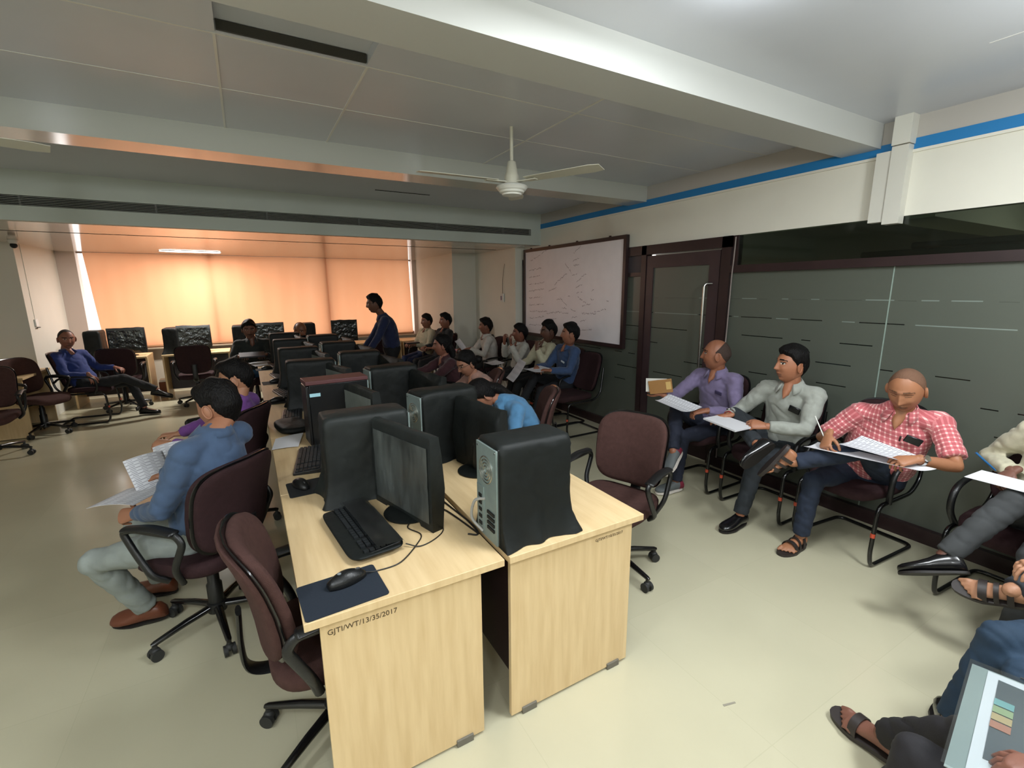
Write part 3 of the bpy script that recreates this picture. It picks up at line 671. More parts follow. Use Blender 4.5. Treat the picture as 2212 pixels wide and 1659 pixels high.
def make_monitor(label, film=M_plasticfilm, covered=True, wd=.50, ht=.335, z0=.055, cm=None, sd=0):
    """screen looks towards local -x"""
    t = empty('monitor', (0, 0, 0), 0, label, 'monitor', 'monitors')
    MB().box((-.012, -wd/2+.012, z0+.01), (.022, wd/2-.012, z0+ht-.008)).build('screen_panel', mat('dark_screen', '14181a', .12, spec=.7), t, bevel=.004)
    MB().tube([(.035, 0, .012), (.035, 0, z0+.14)], (.022,)*1+(.022,) if False else [.02, .018], 12).build('stand', M_blackpl, t)
    MB().lathe([(.115, 0), (.118, .006), (.10, .012), (.03, .018), (.02, .019)], (.02, 0, .001), n=32).build('base', M_cover if covered else M_blackpl, t)
    if covered:
        mb = MB(); R = []
        n = 15
        for i in range(n):
            u = -1+2*i/(n-1); y = u*wd/2; sag = .012*noise.noise(Vector((u*2+sd, 1, sd)))
            low = z0-.02+.015*noise.noise(Vector((u*3+sd, 5, 2)))-(.035 if abs(u) > .7 else 0)
            th = .034 if abs(u) < .93 else .026
            R.append([Vector(p) for p in ((-.020, y, low), (-.021, y, z0+ht*.5), (-.018, y, z0+ht+.004+sag), (0, y, z0+ht+.012+sag), (.026, y, z0+ht+.008+sag), (th+.012, y, z0+ht*.8), (th+.014+.012*math.sin(u*7+sd)+.006*math.sin(u*17), y, z0+ht*.4), (th+.006, y, low), (th-.004, y, low+.004), (-.014, y, low+.004))])
        mb.rings(R); cv = mb.build('cloth_cover', cm or M_coverg, t, smooth=80)
        mb = MB(); rows = []
        for i in range(17):
            r_ = []
            for j in range(13):
                u, v = -.46+.92*i/16, .05+.87*j/12
                r_.append(mb.bm.verts.new((-.0235-.004*abs(noise.noise(Vector((u*9+sd, v*9, 3)))), u*wd, z0-.015+v*(ht+.01))))
            rows.append(r_)
        for i in range(16):
            for j in range(12): mb.bm.faces.new((rows[i][j], rows[i+1][j], rows[i+1][j+1], rows[i][j+1]))
        mb.build('clear_front_film', film, cv, smooth=80)
    return t
M_film = mat('dusty_vinyl_window', '454a49', .36, spec=.6, var=.6, vscale=7, bump=.9, bscale=9, stretch=(1, 1.5, .5))
M_film2 = mat('crinkled_shiny_vinyl', '2a3030', .14, spec=.9, var=.3, vscale=6, bump=1.6, bscale=14)
def yaw(o, x, y, z, deg): o.location = (x, y, z); o.rotation_euler = (0, 0, math.radians(deg)); return o
TZ = .7505
tw = make_tower('nearest right-row computer tower in a cloth cover, its bare metal back showing', ln=.31, sd=1, detail=True)
yaw(tw, .915, 1.545, TZ, 0)
t2 = make_tower('dusty cloth-covered computer tower behind the near monitor on the left row', ln=.37, sd=5, cm=M_coverg); yaw(t2, .455, 2.27, TZ, 180)
# bare black tower with brown top
t3 = make_tower('uncovered black computer tower with a brown top and pale blue label', cover=False, ln=.37, sd=2); yaw(t3, .47, 3.24, TZ, 184)
MB().box((-.19, -.092, .406), (.205, .092, .432)).build('top_box', M_brown_top, t3, bevel=.004)
MB().box((.12, .0885, .33), (.185, .0905, .352)).build('label', M_label, t3, smooth=False)
names_l = {2: 'left row tower just beyond the brown-topped one, cloth-covered', 3: 'left row tower fourth from the camera, cloth-covered', 4: 'left row tower fifth from the camera, cloth-covered', 5: 'farthest left row tower, cloth-covered, beside the papers'}
for k, yy in ((2, 4.29), (3, 5.34), (4, 6.36), (5, 7.38)):
    c = make_tower(names_l[k], ln=.36, sd=10+k); yaw(c, .44, yy, TZ, 180+(-3, 2, -1, 2)[k-2])
names_r = ['', 'cloth-covered tower with a visible metal back, second in the right row', 'cloth-covered tower with a thin metal edge, third in the right row', 'cloth-covered tower fourth in the right row, beside the woman in maroon', 'cloth-covered tower fifth in the right row', 'farthest covered tower of the right row, by the standing man']
for k in range(1, 6):
    c = make_tower(names_r[k], ln=.35, sd=20+k, detail=k < 3); yaw(c, .99-.03*k, 1.53+1.04*k, TZ, (0, 9, 4, -3, 3, 0)[k])
c = make_monitor('near left-row monitor in a dusty black cover with a clear front', film=M_film, sd=1, wd=.46, ht=.37, z0=.03); yaw(c, .535, 1.93, TZ, 16)
c = make_monitor('left-row monitor with a grey dusty front behind the first tower', film=mat('pale_dusty_vinyl', '6d7470', .45, var=.3, vscale=5, bump=.6, bscale=9), sd=2, wd=.44, ht=.36, z0=.03); yaw(c, .57, 2.97, TZ, 12)
for k, (x, y, a, lb) in enumerate(((.60, 4.02, 14, 'left-row monitor third from the camera with a grey dusty front'), (.60, 5.06, 10, 'left-row monitor fourth from the camera under a cover'), (.60, 6.08, 12, 'left-row monitor fifth from the camera under a cover'), (.58, 7.08, 6, 'last left-row monitor before the man in the dark shirt'))):
    c = make_monitor(lb, film=MATS['pale_dusty_vinyl'], sd=3+k, wd=.44, ht=.35, z0=.03); yaw(c, x, y, TZ, a)
for k, (x, y, a, lb) in enumerate(((1.06, 2.23, 188, 'covered right-row monitor seen from behind, next to the nearest right tower'), (1.13, 3.28, 192, 'covered right-row monitor in front of the woman in the blue shirt'), (1.13, 4.30, 190, 'covered right-row monitor in front of the woman with glasses'), (1.12, 5.34, 188, 'covered right-row monitor in front of the woman in maroon'), (1.12, 6.38, 186, 'covered right-row monitor nearest the standing man'))):
    c = make_monitor(lb, film=M_film, sd=9+k, wd=.44, ht=.35, z0=.03, cm=M_cover); yaw(c, x, y, TZ, a)
# window-side computers
for x, a, lb in ((-1.72, -90, 'window monitor in crinkled clear wrap right of the man in blue'), (-.82, -90, 'window monitor in shiny crinkled wrap behind the empty chair'), (.32, -90, 'wide window monitor in shiny wrap between the dark-shirted man and the bald man'), (1.62, -94, 'dark wrapped window monitor left of the standing man')):
    c = make_monitor(lb, film=M_film2, sd=x*3, wd=.48, ht=.34, z0=.10); yaw(c, x, 9.50, TZ, 90)
    c.rotation_euler = (0, 0, math.radians(90))
for x, lb in ((-2.12, 'covered tower at the window behind the man in blue'), (-1.14, 'rounded grey covered tower at the window'), (-.16, 'dark tower at the window behind the man in the dark shirt'), (.98, 'dark tower at the window right of the bald man')):
    c = make_tower(lb, ln=.36, sd=x*5); yaw(c, x, 9.56, TZ, -90)
    c['group'] = 'window-side computer towers'
# keyboards, mice, pads
def make_keyboard(label, cover=None):
    k = empty('keyboard', (0, 0, 0), 0, label, 'keyboard', 'keyboards')
    mb = MB(); mb.rings([[Vector((s*.222, y, z)) for y, z in ((-.075, 0), (.075, 0), (.075, .026), (-.075, .014))] for s in (-1, 1)])
    mb.build('keyboard_body', M_blackpl, k, bevel=.003)
    mb = MB()
    for r in range(6):
        for q in range(21):
            if r == 0 and 4 < q < 11:
                if q != 5: continue
                w_ = .105
            else: w_ = .0165
            if q in (15, 19): continue
            x = -.213+q*.0205; y = -.064+r*.0215; z = .0155+(y+.075)*.08
            mb.box((x, y, z), (x+w_, y+.017, z+.007))
    kc = mb.build('keycaps', M_key, k, smooth=False); kc['kind'] = 'stuff'
    if cover:
        mb = MB(); mb.pad(.47, .215, .034, lambda u, v, d: (u+.004, v-.012, .012+d*.3+(.006*noise.noise(Vector((u*9, v*9, 1))))), n=48, p=7)
        mb.build('cloth_sleeve', M_cover, k, smooth=80)
        mb = MB(); rows = []
        for i in range(25):
            r_ = []
            for j in range(9):
                u = -.235+.47*i/24; v = -.02+.115*j/8; z = .0345+.006*noise.noise(Vector((u*14, v*20, 2)))+(.004 if j < 8 else -.02)
                r_.append(mb.bm.verts.new((u, v, z)))
            rows.append(r_)
        for i in range(24):
            for j in range(8): mb.bm.faces.new((rows[i][j], rows[i+1][j], rows[i+1][j+1], rows[i][j+1]))
        mb.build('clear_flap', M_plasticfilm, k, smooth=80)
    return k
kb = make_keyboard('keyboard half inside a black sleeve with a clear flap, by the near mouse', True); yaw(kb, .33, 1.86, TZ+.012, -96)
kb.rotation_euler = (0, 0, math.radians(-84))
kb2 = make_keyboard('open black keyboard left of the dusty covered tower'); yaw(kb2, .235, 2.88, TZ, -99)
for k, (x, y, a, lb) in enumerate(((.23, 4.02, -96, 'keyboard in front of the third left-row monitor'), (.25, 5.0, -80, 'grey-edged keyboard in front of the fourth left-row monitor'), (.26, 6.1, -82, 'keyboard in front of the fifth left-row monitor'), (.27, 7.1, -82, 'keyboard beside the farthest left-row mouse'))):
    c = copy_tree(kb2); yaw(c, x, y, TZ, a); c['label'] = lb
put(MB().box((-.105, -.125, 0), (.105, .125, .0)).bm and None or bpy.data.objects.new('x', None)) if False else None
def mousepad(label, x, y, a, w_=.25, h_=.20, m=None):
    o = MB().rings([[Vector((p.x, p.y, z)) for p in rrect(w_/2, h_/2, .012)] for z in (0, .003)]).build('mousepad', m or M_mousepad, label=label, cat='mousepad', group='mousepads')
    return yaw(o, x, y, TZ, a)
def make_mouse(label):
    t = empty('mouse', (0, 0, 0), 0, label, 'mouse', 'computer mice')
    mb = MB(); R = []
    for i in range(13):
        u = i/12; x = -.058+.116*u; wd = .031*math.sin(PI*min(.97, max(.06, u*.92+.04)))**.45*(1-.12*u); h = .036*(math.sin(PI*min(.96, u*.8+.12)))**.8
        R.append([Vector((x, wd*math.cos(2*PI*j/20), .004+h*(max(0, math.sin(2*PI*j/20))**.8) if math.sin(2*PI*j/20) > 0 else .001)) for j in range(20)])
    mb.rings(R).build('mouse_body', M_blackpl, t, smooth=80)
    MB().tube([(.022, 0, .036), (.022, 0, .031)], .0055, 12).build('mouse_badge', M_steel, t) if False else None
    MB().ball((.034, 0, .030), (.010, .003, .006), 10, 7).build('scroll_wheel', M_greypl, t)
    return t
mousepad('navy mousepad at the near corner of the left desk row', .182, 1.495, 3, .262, .20)
ms = make_mouse('black corded mouse on the near navy mousepad'); yaw(ms, .205, 1.535, TZ+.0035, 12); ms.scale = (1.12, 1.12, 1.1)
put(MB().lathe([(.0015, .0405), (.006, .0405), (.006, .0415), (.0015, .0415)], (-.022, 0, -.003), n=16).build('mouse_badge', mat('grey_badge', '7d8486', .4), ms))
for x, y, a, px_, py_, lb in ((.15, 2.49, -70, .235, 2.475, 'on the dark pad left of the open keyboard'), (.16, 4.68, 10, .17, 4.68, 'third along the left row, on a grey pad'), (.20, 5.72, 8, .19, 5.72, 'fourth along the left row, on a grey pad'), (.15, 6.80, 8, .17, 6.80, 'at the far end of the left row by the papers')):
    mousepad('grey mousepad, ' + lb.replace('on the dark pad ', '').replace(', on a grey pad', ''), px_, py_, 2, .25 if x != .15 else .30, .20, M_mousepad2)
    c = copy_tree(ms); yaw(c, x, y, TZ+.0035, a); c['label'] = 'black mouse ' + lb
    for ch in list(c.children):
        if ch.name.startswith('mouse_badge'): bpy.data.objects.remove(ch)
mb = MB(); mb.pad(.17, .34, .05, lambda u, v, d: (u*1.25*(1-v*.6), v*1.1, .028+d*.9+.008*noise.noise(Vector((u*20, v*12, 4)))), n=40, p=3)
o = mb.build('keyboard_sleeve', M_cover, smooth=80, label='folded black cloth sleeve lying on the left row by the leaflet', cat='cover'); yaw(o, .20, 3.66, TZ, 12)
def cable(pts, label, m=M_cableb, r=.0025, k=8):
    return MB().tube(spline(pts, k), r, 7).build('cable', m, label=label, cat='cable', group='loose cables')
z = TZ+.003
cable([(.27, 1.545, z+.012), (.31, 1.55, z), (.40, 1.56, z), (.50, 1.66, z), (.53, 1.72, z), (.50, 1.80, z), (.55, 1.85, z), (.60, 1.80, z)], 'thin dark cable of the near mouse curling over the worktop')
cable([(.45, 1.66, z+.01), (.50, 1.63, z), (.58, 1.66, z), (.63, 1.72, z), (.62, 1.82, z+.01), (.60, 1.84, z+.05)], 'second thin cable looping below the near covered monitor')
cable([(.70, 1.62, z), (.735, 1.60, z), (.748, 1.70, z), (.72, 2.0, z), (.70, 2.3, z), (.74, 2.6, z)], 'black cable lying along the gap between the desk rows', r=.004)
cable([(.74, 1.60, z), (.70, 1.86, z), (.66, 1.95, z), (.80, 2.25, z), (.86, 2.4, z)], 'black cable across the right row behind the near tower', r=.004)
cable([(.80, 2.50, z+.20), (.76, 2.46, z+.17), (.69, 2.40, z+.10), (.70, 2.38, z+.02), (.76, 2.44, z)], 'thick pale grey cable leaving the second right-row tower', M_cable, .006)
cable([(.755, 1.56, z+.17), (.725, 1.60, z+.15), (.72, 1.62, z+.07), (.75, 1.58, z+.02)], 'pale cable curving from the back of the nearest right tower', M_cable, .006)
cable([(.80, 3.60, z+.25), (.74, 3.55, z+.27), (.70, 3.50, z+.2), (.72, 3.5, z+.02)], 'pale cable at the back of the third right-row tower', M_cable, .004)
cable([(.30, 5.0, z+.02), (.22, 5.12, z+.012), (.17, 5.1, z), (.2, 5.2, z), (.28, 5.25, z)], 'short black cable loop on the left row', r=.004)
e = empty('cardboard_box', (-1.36, 9.72, 0), 0, 'brown cardboard box on the floor in the gap between window desks', 'box')
MB().box((-.06, -.12, 0), (.055, .12, .26)).build('box_body', mat('cardboard', '7a4a34', .8), e, bevel=.003); MB().box((-.05, -.10, .26), (.045, .1, .30)).build('white_packs', M_white, e, bevel=.004)

# ------------------------------------------------------------------ paper
def sheet(name, label, cs, m=None, bend=.0, cat='paper', group=None, th=.0012, n=10, parent=None, curl=0):
    """cs: four corners (near-left, near-right, far-right, far-left)"""
    c = [Vector(p) for p in cs]; org = (c[0]+c[1]+c[2]+c[3])/4; mb = MB(); uvl = mb.bm.loops.layers.uv.new('UVMap')
    nrm = (c[1]-c[0]).cross(c[3]-c[0]).normalized(); top = []; bot = []
    for i in range(n+1):
        a, b = [], []
        for j in range(n+1):
            u, v = i/n, j/n; p = c[0]*(1-u)*(1-v)+c[1]*u*(1-v)+c[2]*u*v+c[3]*(1-u)*v
            p = p-org+nrm*(bend*4*u*(1-u)+curl*4*(v-.5)**2*(.5+u))
            a.append(mb.bm.verts.new(p+nrm*th/2)); b.append(mb.bm.verts.new(p-nrm*th/2))
        top.append(a); bot.append(b)
    def q(vs, uv):
        f = mb.bm.faces.new(vs)
        for l, t in zip(f.loops, uv): l[uvl].uv = t
    for i in range(n):
        for j in range(n):
            U = [(i/n, j/n), ((i+1)/n, j/n), ((i+1)/n, (j+1)/n), (i/n, (j+1)/n)]
            q((top[i][j], top[i+1][j], top[i+1][j+1], top[i][j+1]), U); q((bot[i][j], bot[i][j+1], bot[i+1][j+1], bot[i+1][j]), [U[0], U[3], U[2], U[1]])
    for k in range(n):
        for A, B in (((0, k), (0, k+1)), ((n, k+1), (n, k)), ((k+1, 0), (k, 0)), ((k, n), (k+1, n))):
            q((top[A[0]][A[1]], top[B[0]][B[1]], bot[B[0]][B[1]], bot[A[0]][A[1]]), [(0, 0)]*4)
    o = mb.build(name, m or M_print, parent, smooth=80, label=label, cat=None if parent else cat, group=group); o.location = org if not parent else org-Vector(parent.location); return o
sheet('leaflet', 'white leaflet lying on the left desk row by the man in blue-grey', [(.045, 3.20, TZ+.004), (.20, 3.19, TZ+.004), (.255, 3.44, TZ+.02), (.08, 3.44, TZ+.004)], M_paper, .004)
for i in range(3): sheet('paper_sheet', ('top sheet', 'middle sheet', 'bottom sheet')[i]+' of the white papers at the far end of the left row', [(-.02+.02*i, 7.20-.05*i, TZ+.012-.003*i), (.30, 7.22, TZ+.012-.003*i), (.30, 7.55, TZ+.012-.003*i), (.0-.03*i, 7.52, TZ+.012-.003*i)], M_paper, .002, group='papers at the far end of the left row')
for i, (x, y, z0, m, lb) in enumerate(((1.0, 7.35, .0, M_paper, 'white folder on the far end of the right row'), (.95, 7.45, .012, mat('pink_folder', 'b98f84', .6), 'pinkish folder on top of the white one at the far end of the right row'))):
    o = MB().box((-.20, -.14, .001), (.20, .14, .010)).build('folder', m, label=lb, cat='folder', bevel=.002); yaw(o, x, y, TZ+z0, 8+i*6)

# ------------------------------------------------------------------ people
def remeshed(mb, voxel, it=6, fac=.5):
    me = mb.mesh('tmp', [], False); o = bpy.data.objects.new('tmp', me); C.objects.link(o)
    m = o.modifiers.new('r', 'REMESH'); m.mode = 'VOXEL'; m.voxel_size = voxel; m.adaptivity = 0
    if it: q = o.modifiers.new('s', 'SMOOTH'); q.iterations = it; q.factor = fac
    bpy.context.view_layer.update()
    r = bpy.data.meshes.new_from_object(o.evaluated_get(bpy.context.evaluated_depsgraph_get()))
    V = [v.co.copy() for v in r.vertices]; F = [tuple(p.vertices) for p in r.polygons]
    bpy.data.objects.remove(o); bpy.data.meshes.remove(r); bpy.data.meshes.remove(me); return V, F
def make_obj(name, chunks, mats, parent, attr=None, **k):
    """chunks: list of (verts, faces, material index or list)"""
    V, F, MI = [], [], []
    for v, f, mi in chunks:
        b = len(V); V += v; F += [tuple(i+b for i in q) for q in f]; MI += (mi if isinstance(mi, list) else [mi]*len(f))
    me = bpy.data.meshes.new(name); org = Vector(parent.location) if parent else Vector()
    me.from_pydata([tuple(p-org) for p in V], [], F)
    for m in mats: me.materials.append(m)
    me.polygons.foreach_set('material_index', MI); me.polygons.foreach_set('use_smooth', [True]*len(F))
    if attr:
        a = me.attributes.new('cloth', 'FLOAT_VECTOR', 'POINT'); flat = []
        for p in V: flat += list(attr(p))
        a.data.foreach_set('vector', flat)
    me.update(); o = bpy.data.objects.new(name, me); return put(o, parent, **k)
def ik(a, c, l1, l2, pole):
    a, c, pole = Vector(a), Vector(c), Vector(pole); d = c-a; L = d.length
    if L > (l1+l2)*.995: c = a+d*((l1+l2)*.995/L); d = c-a; L = d.length
    u = d/L; x = (l1*l1-l2*l2+L*L)/(2*L); h = math.sqrt(max(0, l1*l1-x*x)); p = pole-u*pole.dot(u)
    if p.length < 1e-6: p = Vector((0, 0, -1))
    return a+u*x+p.normalized()*h, c
def gs(x, s): return math.exp(-(x/s)**2)
def interp(tab, a):
    for (x0, y0), (x1, y1) in zip(tab, tab[1:]):
        if a <= x1: return y0+(y1-y0)*max(0, (a-x0))/(x1-x0)
    return tab[-1][1]
LINES = {'short': [(0, .064), (35, .062), (55, .046), (72, .022), (86, -.010), (92, .012), (108, .022), (124, -.028), (150, -.072), (180, -.08)],
         'buzz': [(0, .088), (25, .086), (45, .074), (62, .05), (78, .018), (88, -.008), (94, .014), (108, .02), (124, -.02), (150, -.05), (180, -.058)],
         'bald': [(0, .3), (60, .3), (70, .06), (80, .03), (88, -.008), (94, .014), (108, .02), (124, -.02), (150, -.05), (180, -.058)],
         'fem': [(0, .068), (30, .062), (50, .045), (70, .015), (85, -.012), (100, -.035), (120, -.06), (150, -.09), (180, -.10)]}
def head_grid(hi, woman=False):
    na, ne = (96, 72) if hi else (52, 40); pts = []
    for i in range(1, ne):
        el = -PI/2+PI*i/ne; row = []
        for j in range(na):
            t = -PI+2*PI*j/na; az = t-.5*math.sin(t)
            x, y, z = math.sin(az)*math.cos(el), math.cos(az)*math.cos(el), math.sin(el)
            X, Y, Z = .0735*x, (.096 if y > 0 else .098)*y, .1125*z
            if Z < 0:
                q = -Z/.1125; X *= 1-.26*q**1.5
                if Y < 0: Y *= 1-.38*q
            else:
                X *= 1+.05*sm(Z/.06)*(1 if Y < .02 else .3); Y *= 1+.02
            if Y > .045: Y = .045+(Y-.045)*.86
            if y > 0:
                ax = abs(X)
                if -.042 < Z < .026:
                    pr = max(0, min(1, (.026-Z)/.055))**1.1 if Z > -.029 else max(0, (Z+.042)/.013)
                    Y += .025*pr*gs(X, .0075+.0075*pr)
                Y -= .011*gs(ax-.030, .016)*gs(Z-.012, .013)
                Y += .0055*gs(ax-.031, .0105)*gs(Z-.011, .0085)
                Y += .005*gs(Z-.032, .009)*gs(X, .045); Y += .006*gs(ax-.042, .018)*gs(Z+.022, .018)
                Y += .006*gs(X, .022)*gs(Z+.056, .0055)+.0065*gs(X, .018)*gs(Z+.068, .006)-.003*gs(X, .022)*gs(Z+.0615, .003)
                Y += .010*gs(X, .022)*gs(Z+.097, .016)-.003*gs(X, .02)*gs(Z+.081, .006)
                if Z < -.03: X *= 1+.05*gs(Z+.075, .03)*(0 if woman else 1)
            row.append(Vector((X, Y, Z)))
        pts.append(row)
    return pts, na
def grid_mesh(rows, na, M):
    V = [M @ p for r in rows for p in r]; F = []; n = len(rows)
    for i in range(n-1):
        for j in range(na): F.append((i*na+j, i*na+(j+1) % na, (i+1)*na+(j+1) % na, (i+1)*na+j))
    F.append(tuple(range(na-1, -1, -1))); F.append(tuple((n-1)*na+j for j in range(na))); return V, F
def skin_mat(col):
    nm = 'skin_'+col
    if nm in MATS: return MATS[nm]
    m = mat(nm, col, .48, spec=.45, var=.06, vscale=14, bump=.06, bscale=150); b = m.node_tree.nodes['Principled BSDF']
    return m
M_eye = mat('eye_white', 'b9b2a8', .3); M_iris = mat('iris', '1a100b', .2)
def hair_mat(col='0c0a0a'): return mat('hair_'+col, col, .55, spec=.18, bump=.8, bscale=160, stretch=(1, 1, .25))
def hand(mb, wr, d, n, thumb, curl=.5, sc=1, pinch=0):
    wr, d, n = Vector(wr), Vector(d).normalized(), Vector(n); n = (n-d*n.dot(d)).normalized(); l = d.cross(n).normalized()
    if l.dot(Vector(thumb)) < 0: l = -l
    mb.tube([wr-d*.03, wr, wr+d*.035*sc, wr+d*.07*sc, wr+d*.088*sc], [(.025*sc, .019*sc), (.026*sc, .018*sc), (.034*sc, .017*sc), (.039*sc, .015*sc), (.036*sc, .012*sc)], 16, l, round_=True)
    for i, L in enumerate((.068, .077, .071, .056)):
        L *= sc; off = (.0295-.0198*i)*sc; p = wr+d*(.083-.004*abs(i-1.2))*sc+l*off; sp = (1.5-i)*.07
        dd = (d+l*sp).normalized(); nn = n; pts = [p-dd*.01, p]; c = curl*(1+.12*i)
        if i == 0 and pinch: c = curl*.75
        for k, fr in enumerate((.43, .32, .25)):
            ang = c*(.75, .95, .6)[k]; R = Matrix.Rotation(-ang, 3, d.cross(n)); 
            dd = (R @ dd).normalized(); nn = R @ nn
            p = p+dd*L*fr; pts.append(p)
        mb.tube(pts, [.0088*sc, .0090*sc, .0082*sc, .0074*sc, .0062*sc], 9, round_=True)
    p = wr+d*.022*sc+l*.022*sc-n*.004; dd = (d*.75+l*.75-n*(.25+.35*curl)).normalized(); pts = [p-dd*.012, p]
    for k, L in enumerate((.036, .031, .024)):
        dd = (dd+(d*.32-n*.22*curl-l*.18*k)*(.8 if k else .2)).normalized(); p = p+dd*L*sc; pts.append(p)
    mb.tube(pts, [.014*sc, .0125*sc, .0108*sc, .0095*sc, .0078*sc], 9, round_=True)
def shoe_rings(ank, toe, up, s=1, fat=0, low=False):
    ank, toe, up = Vector(ank), Vector(toe).normalized(), Vector(up); up = (up-toe*up.dot(toe)).normalized(); lat = toe.cross(up)
    base = ank-up*.082; R = []
    for x, wd, ht in ((-.073, .012, .030), (-.068, .026, .062), (-.05, .033, .088), (-.02, .036, .090), (.02, .037, .084), (.06, .041, .066), (.10, .046, .054), (.14, .046, .046), (.17, .038, .040), (.19, .024, .032), (.197, .008, .020)):
        ring = []
        for k in range(20):
            a = 2*PI*k/20; cx, sy = math.cos(a), math.sin(a); h = ht*(.62 if low and x > -.03 and x < .09 else 1)
            y = .012+h*(.5+.5*sy) if sy > 0 else .012+h*.5*(1+sy*1.0)
            ring.append(base+toe*x*s+lat*(wd+fat)*s*math.copysign(abs(cx)**.75, cx)+up*max(.010, y)*s)
        R.append(ring)
    return R, base, toe, up, lat
def sole_rings(base, toe, up, lat, s, h0, h1, grow=.003):
    out = []
    for k in range(28):
        a = 2*PI*k/28; c, q = math.cos(a), math.sin(a); x = .0615+.138*c; wd = (.034+grow if x < .03 else .034+grow+.013*sm((x-.03)/.07))
        out.append((x*s, wd*math.copysign(abs(q)**.8, q)*s))
    return [[base+toe*x+lat*y+up*h for x, y in out] for h in (h0, h1)]
def foot(mb, base, toe, up, lat, s=1, side=1):
    """bare foot standing on base; side=+1 puts the big toe on +lat"""
    R = []
    for x, wd, ht in ((-.062, .018, .05), (-.05, .028, .072), (-.02, .030, .082), (.02, .031, .070), (.06, .036, .052), (.10, .042, .036), (.13, .040, .026)):
        R.append([base+toe*x*s+lat*wd*math.cos(2*PI*k/18)*s+up*(.012+max(0, ht*(.5+.5*math.sin(2*PI*k/18))))*s for k in range(18)])
    mb.rings(R)
    for i, (L, r) in enumerate(((.052, .0125), (.050, .0088), (.044, .0082), (.037, .0078), (.030, .0075))):
        y = side*(.028-.0175*i)-(side*.004 if i else 0); p = base+toe*(.118-.006*i)*s+lat*y*s+up*(.022)*s
        mb.tube([p, p+toe*L*.5*s+up*.006*s, p+toe*L*s-up*.004*s], [r*1.05*s, r*s, r*.8*s], 9, round_=True)
def shade(c, f): return ''.join('%02x' % int(max(0, min(255, int(c[i:i+2], 16)*f))) for i in (0, 2, 4))
HS = 1.13
def person(label, hip, neck, chest, head, hyaw, hpitch, LH, RH, LF, RF, skin='8a5a44', hair='short', haircol='0c0a0a', shirt='8090a0', shirtmat=None, pants='20242c', shoes='black',
           sleeve=1.0, hface=None, hi=False, belly=0, sc=1.0, poleL=None, poleR=None, kneeL=None, kneeR=None, roll=0, back=.03, collar=True, woman=False, specs=False, closed=False, legs=True, vneck=True, tuck=True, moust=False, wide=1.0, extra=None):
    """LH/RH = (wrist, finger direction, back-of-hand normal, curl); LF/RF = (ankle, toe direction)"""
    hip, neck, head = Vector(hip), Vector(neck), Vector(head); root = empty('person', (hip.x, hip.y, 0), 0, label, 'person', 'people seated and standing in the room')
    a = math.radians(chest); f = Vector((math.cos(a), math.sin(a), 0)); sd = Vector((-math.sin(a), math.cos(a), 0))
    b = math.radians(chest if hface is None else hface); hf = Vector((math.cos(b), math.sin(b), 0)); hs = Vector((-math.sin(b), math.cos(b), 0))
    ax = (neck-hip).normalized(); f2 = (f-ax*f.dot(ax)).normalized()
    w_ = wide*sc; S_ = {}; 
    for k, s_ in (('L', 1), ('R', -1)): S_[k] = neck+sd*s_*.172*w_-ax*.045-f2*.0
    H_ = {'L': hip+hs*.092*sc, 'R': hip-hs*.092*sc}
    A, G = {}, {}
    ua, fa, th, shn = .275*sc, .25*sc, .425*sc, .41*sc
    for k, Hn, pl in (('L', LH, poleL), ('R', RH, poleR)):
        s_ = 1 if k == 'L' else -1
        if Hn is None: continue
        A[k] = ik(S_[k], Hn[0], ua, fa, pl or (sd*s_*.6-f*.35+Vector((0, 0, -.9))))
    if legs:
        for k, Fn, pl in (('L', LF, kneeL), ('R', RF, kneeR)):
            if Fn is None: continue
            G[k] = ik(H_[k], Fn[0], th, shn, pl or (hf*.6+Vector((0, 0, 1))))
    mid = lambda t: hip.lerp(neck, t)-f2*back*4*t*(1-t)
    prof = [(-.10, .125, .10), (0, .168, .122), (.18, .160, .118), (.38, .150, .112), (.58, .158, .116), (.75, .166, .116), (.88, .140, .096), (.97, .085, .070)]
    def torso(mb, off, t0=-.1, top=1.0):
        P, Rr = [], []
        for t, rx, ry in prof:
            if t < t0-.01: continue
            bl = belly*gs(t-.42, .24); P.append(mid(t)+f2*bl*.6); Rr.append(((rx*w_+off)+bl*.4, ry*sc+off+bl))
        sref = hs.lerp(sd, .7).normalized()
        mb.tube(P, Rr, 28, sref, round_=True)
        for k, s_ in (('L', 1), ('R', -1)):
            mb.tube([neck-ax*.035+sd*s_*.03, neck+sd*s_*.09-ax*.036, S_[k]], [.042+off, .046+off, .054+off], 14, round_=True)
    # ---- body: torso, limbs and neck grown into one surface
    mb = MB(); torso(mb, -.012)
    hM = Matrix.Translation(head) @ Matrix.Rotation(math.radians(hyaw-90), 4, 'Z') @ Matrix.Rotation(math.radians(hpitch), 4, 'X') @ Matrix.Rotation(math.radians(roll), 4, 'Y')
    hup = (hM.to_3x3() @ Vector((0, 0, 1))); hfw = hM.to_3x3() @ Vector((0, 1, 0))
    nr = .050 if woman else .058
    mb.tube([neck-ax*.04, neck+ax*.02, head-hup*.055*sc-hfw*.018, head-hup*.02*sc-hfw*.02], [(nr+.02)*sc, nr*sc, (nr-.003)*sc, nr*sc*.9], 18, round_=True)
    if vneck: mb.tube([neck+f2*.050+ax*.03, neck+f2*.074-ax*.004, neck+f2*.098-ax*.040, neck+f2*.112-ax*.066], [(.036, .02), (.031, .014), (.019, .012), (.005, .006)], 12, sd, round_=True)
    for k in A:
        el, wr = A[k]; mb.tube([S_[k], S_[k].lerp(el, .5), el, el.lerp(wr, .3), wr], [.05*sc, .044*sc, .037*sc, .038*sc, .0255*sc], 14, round_=True)
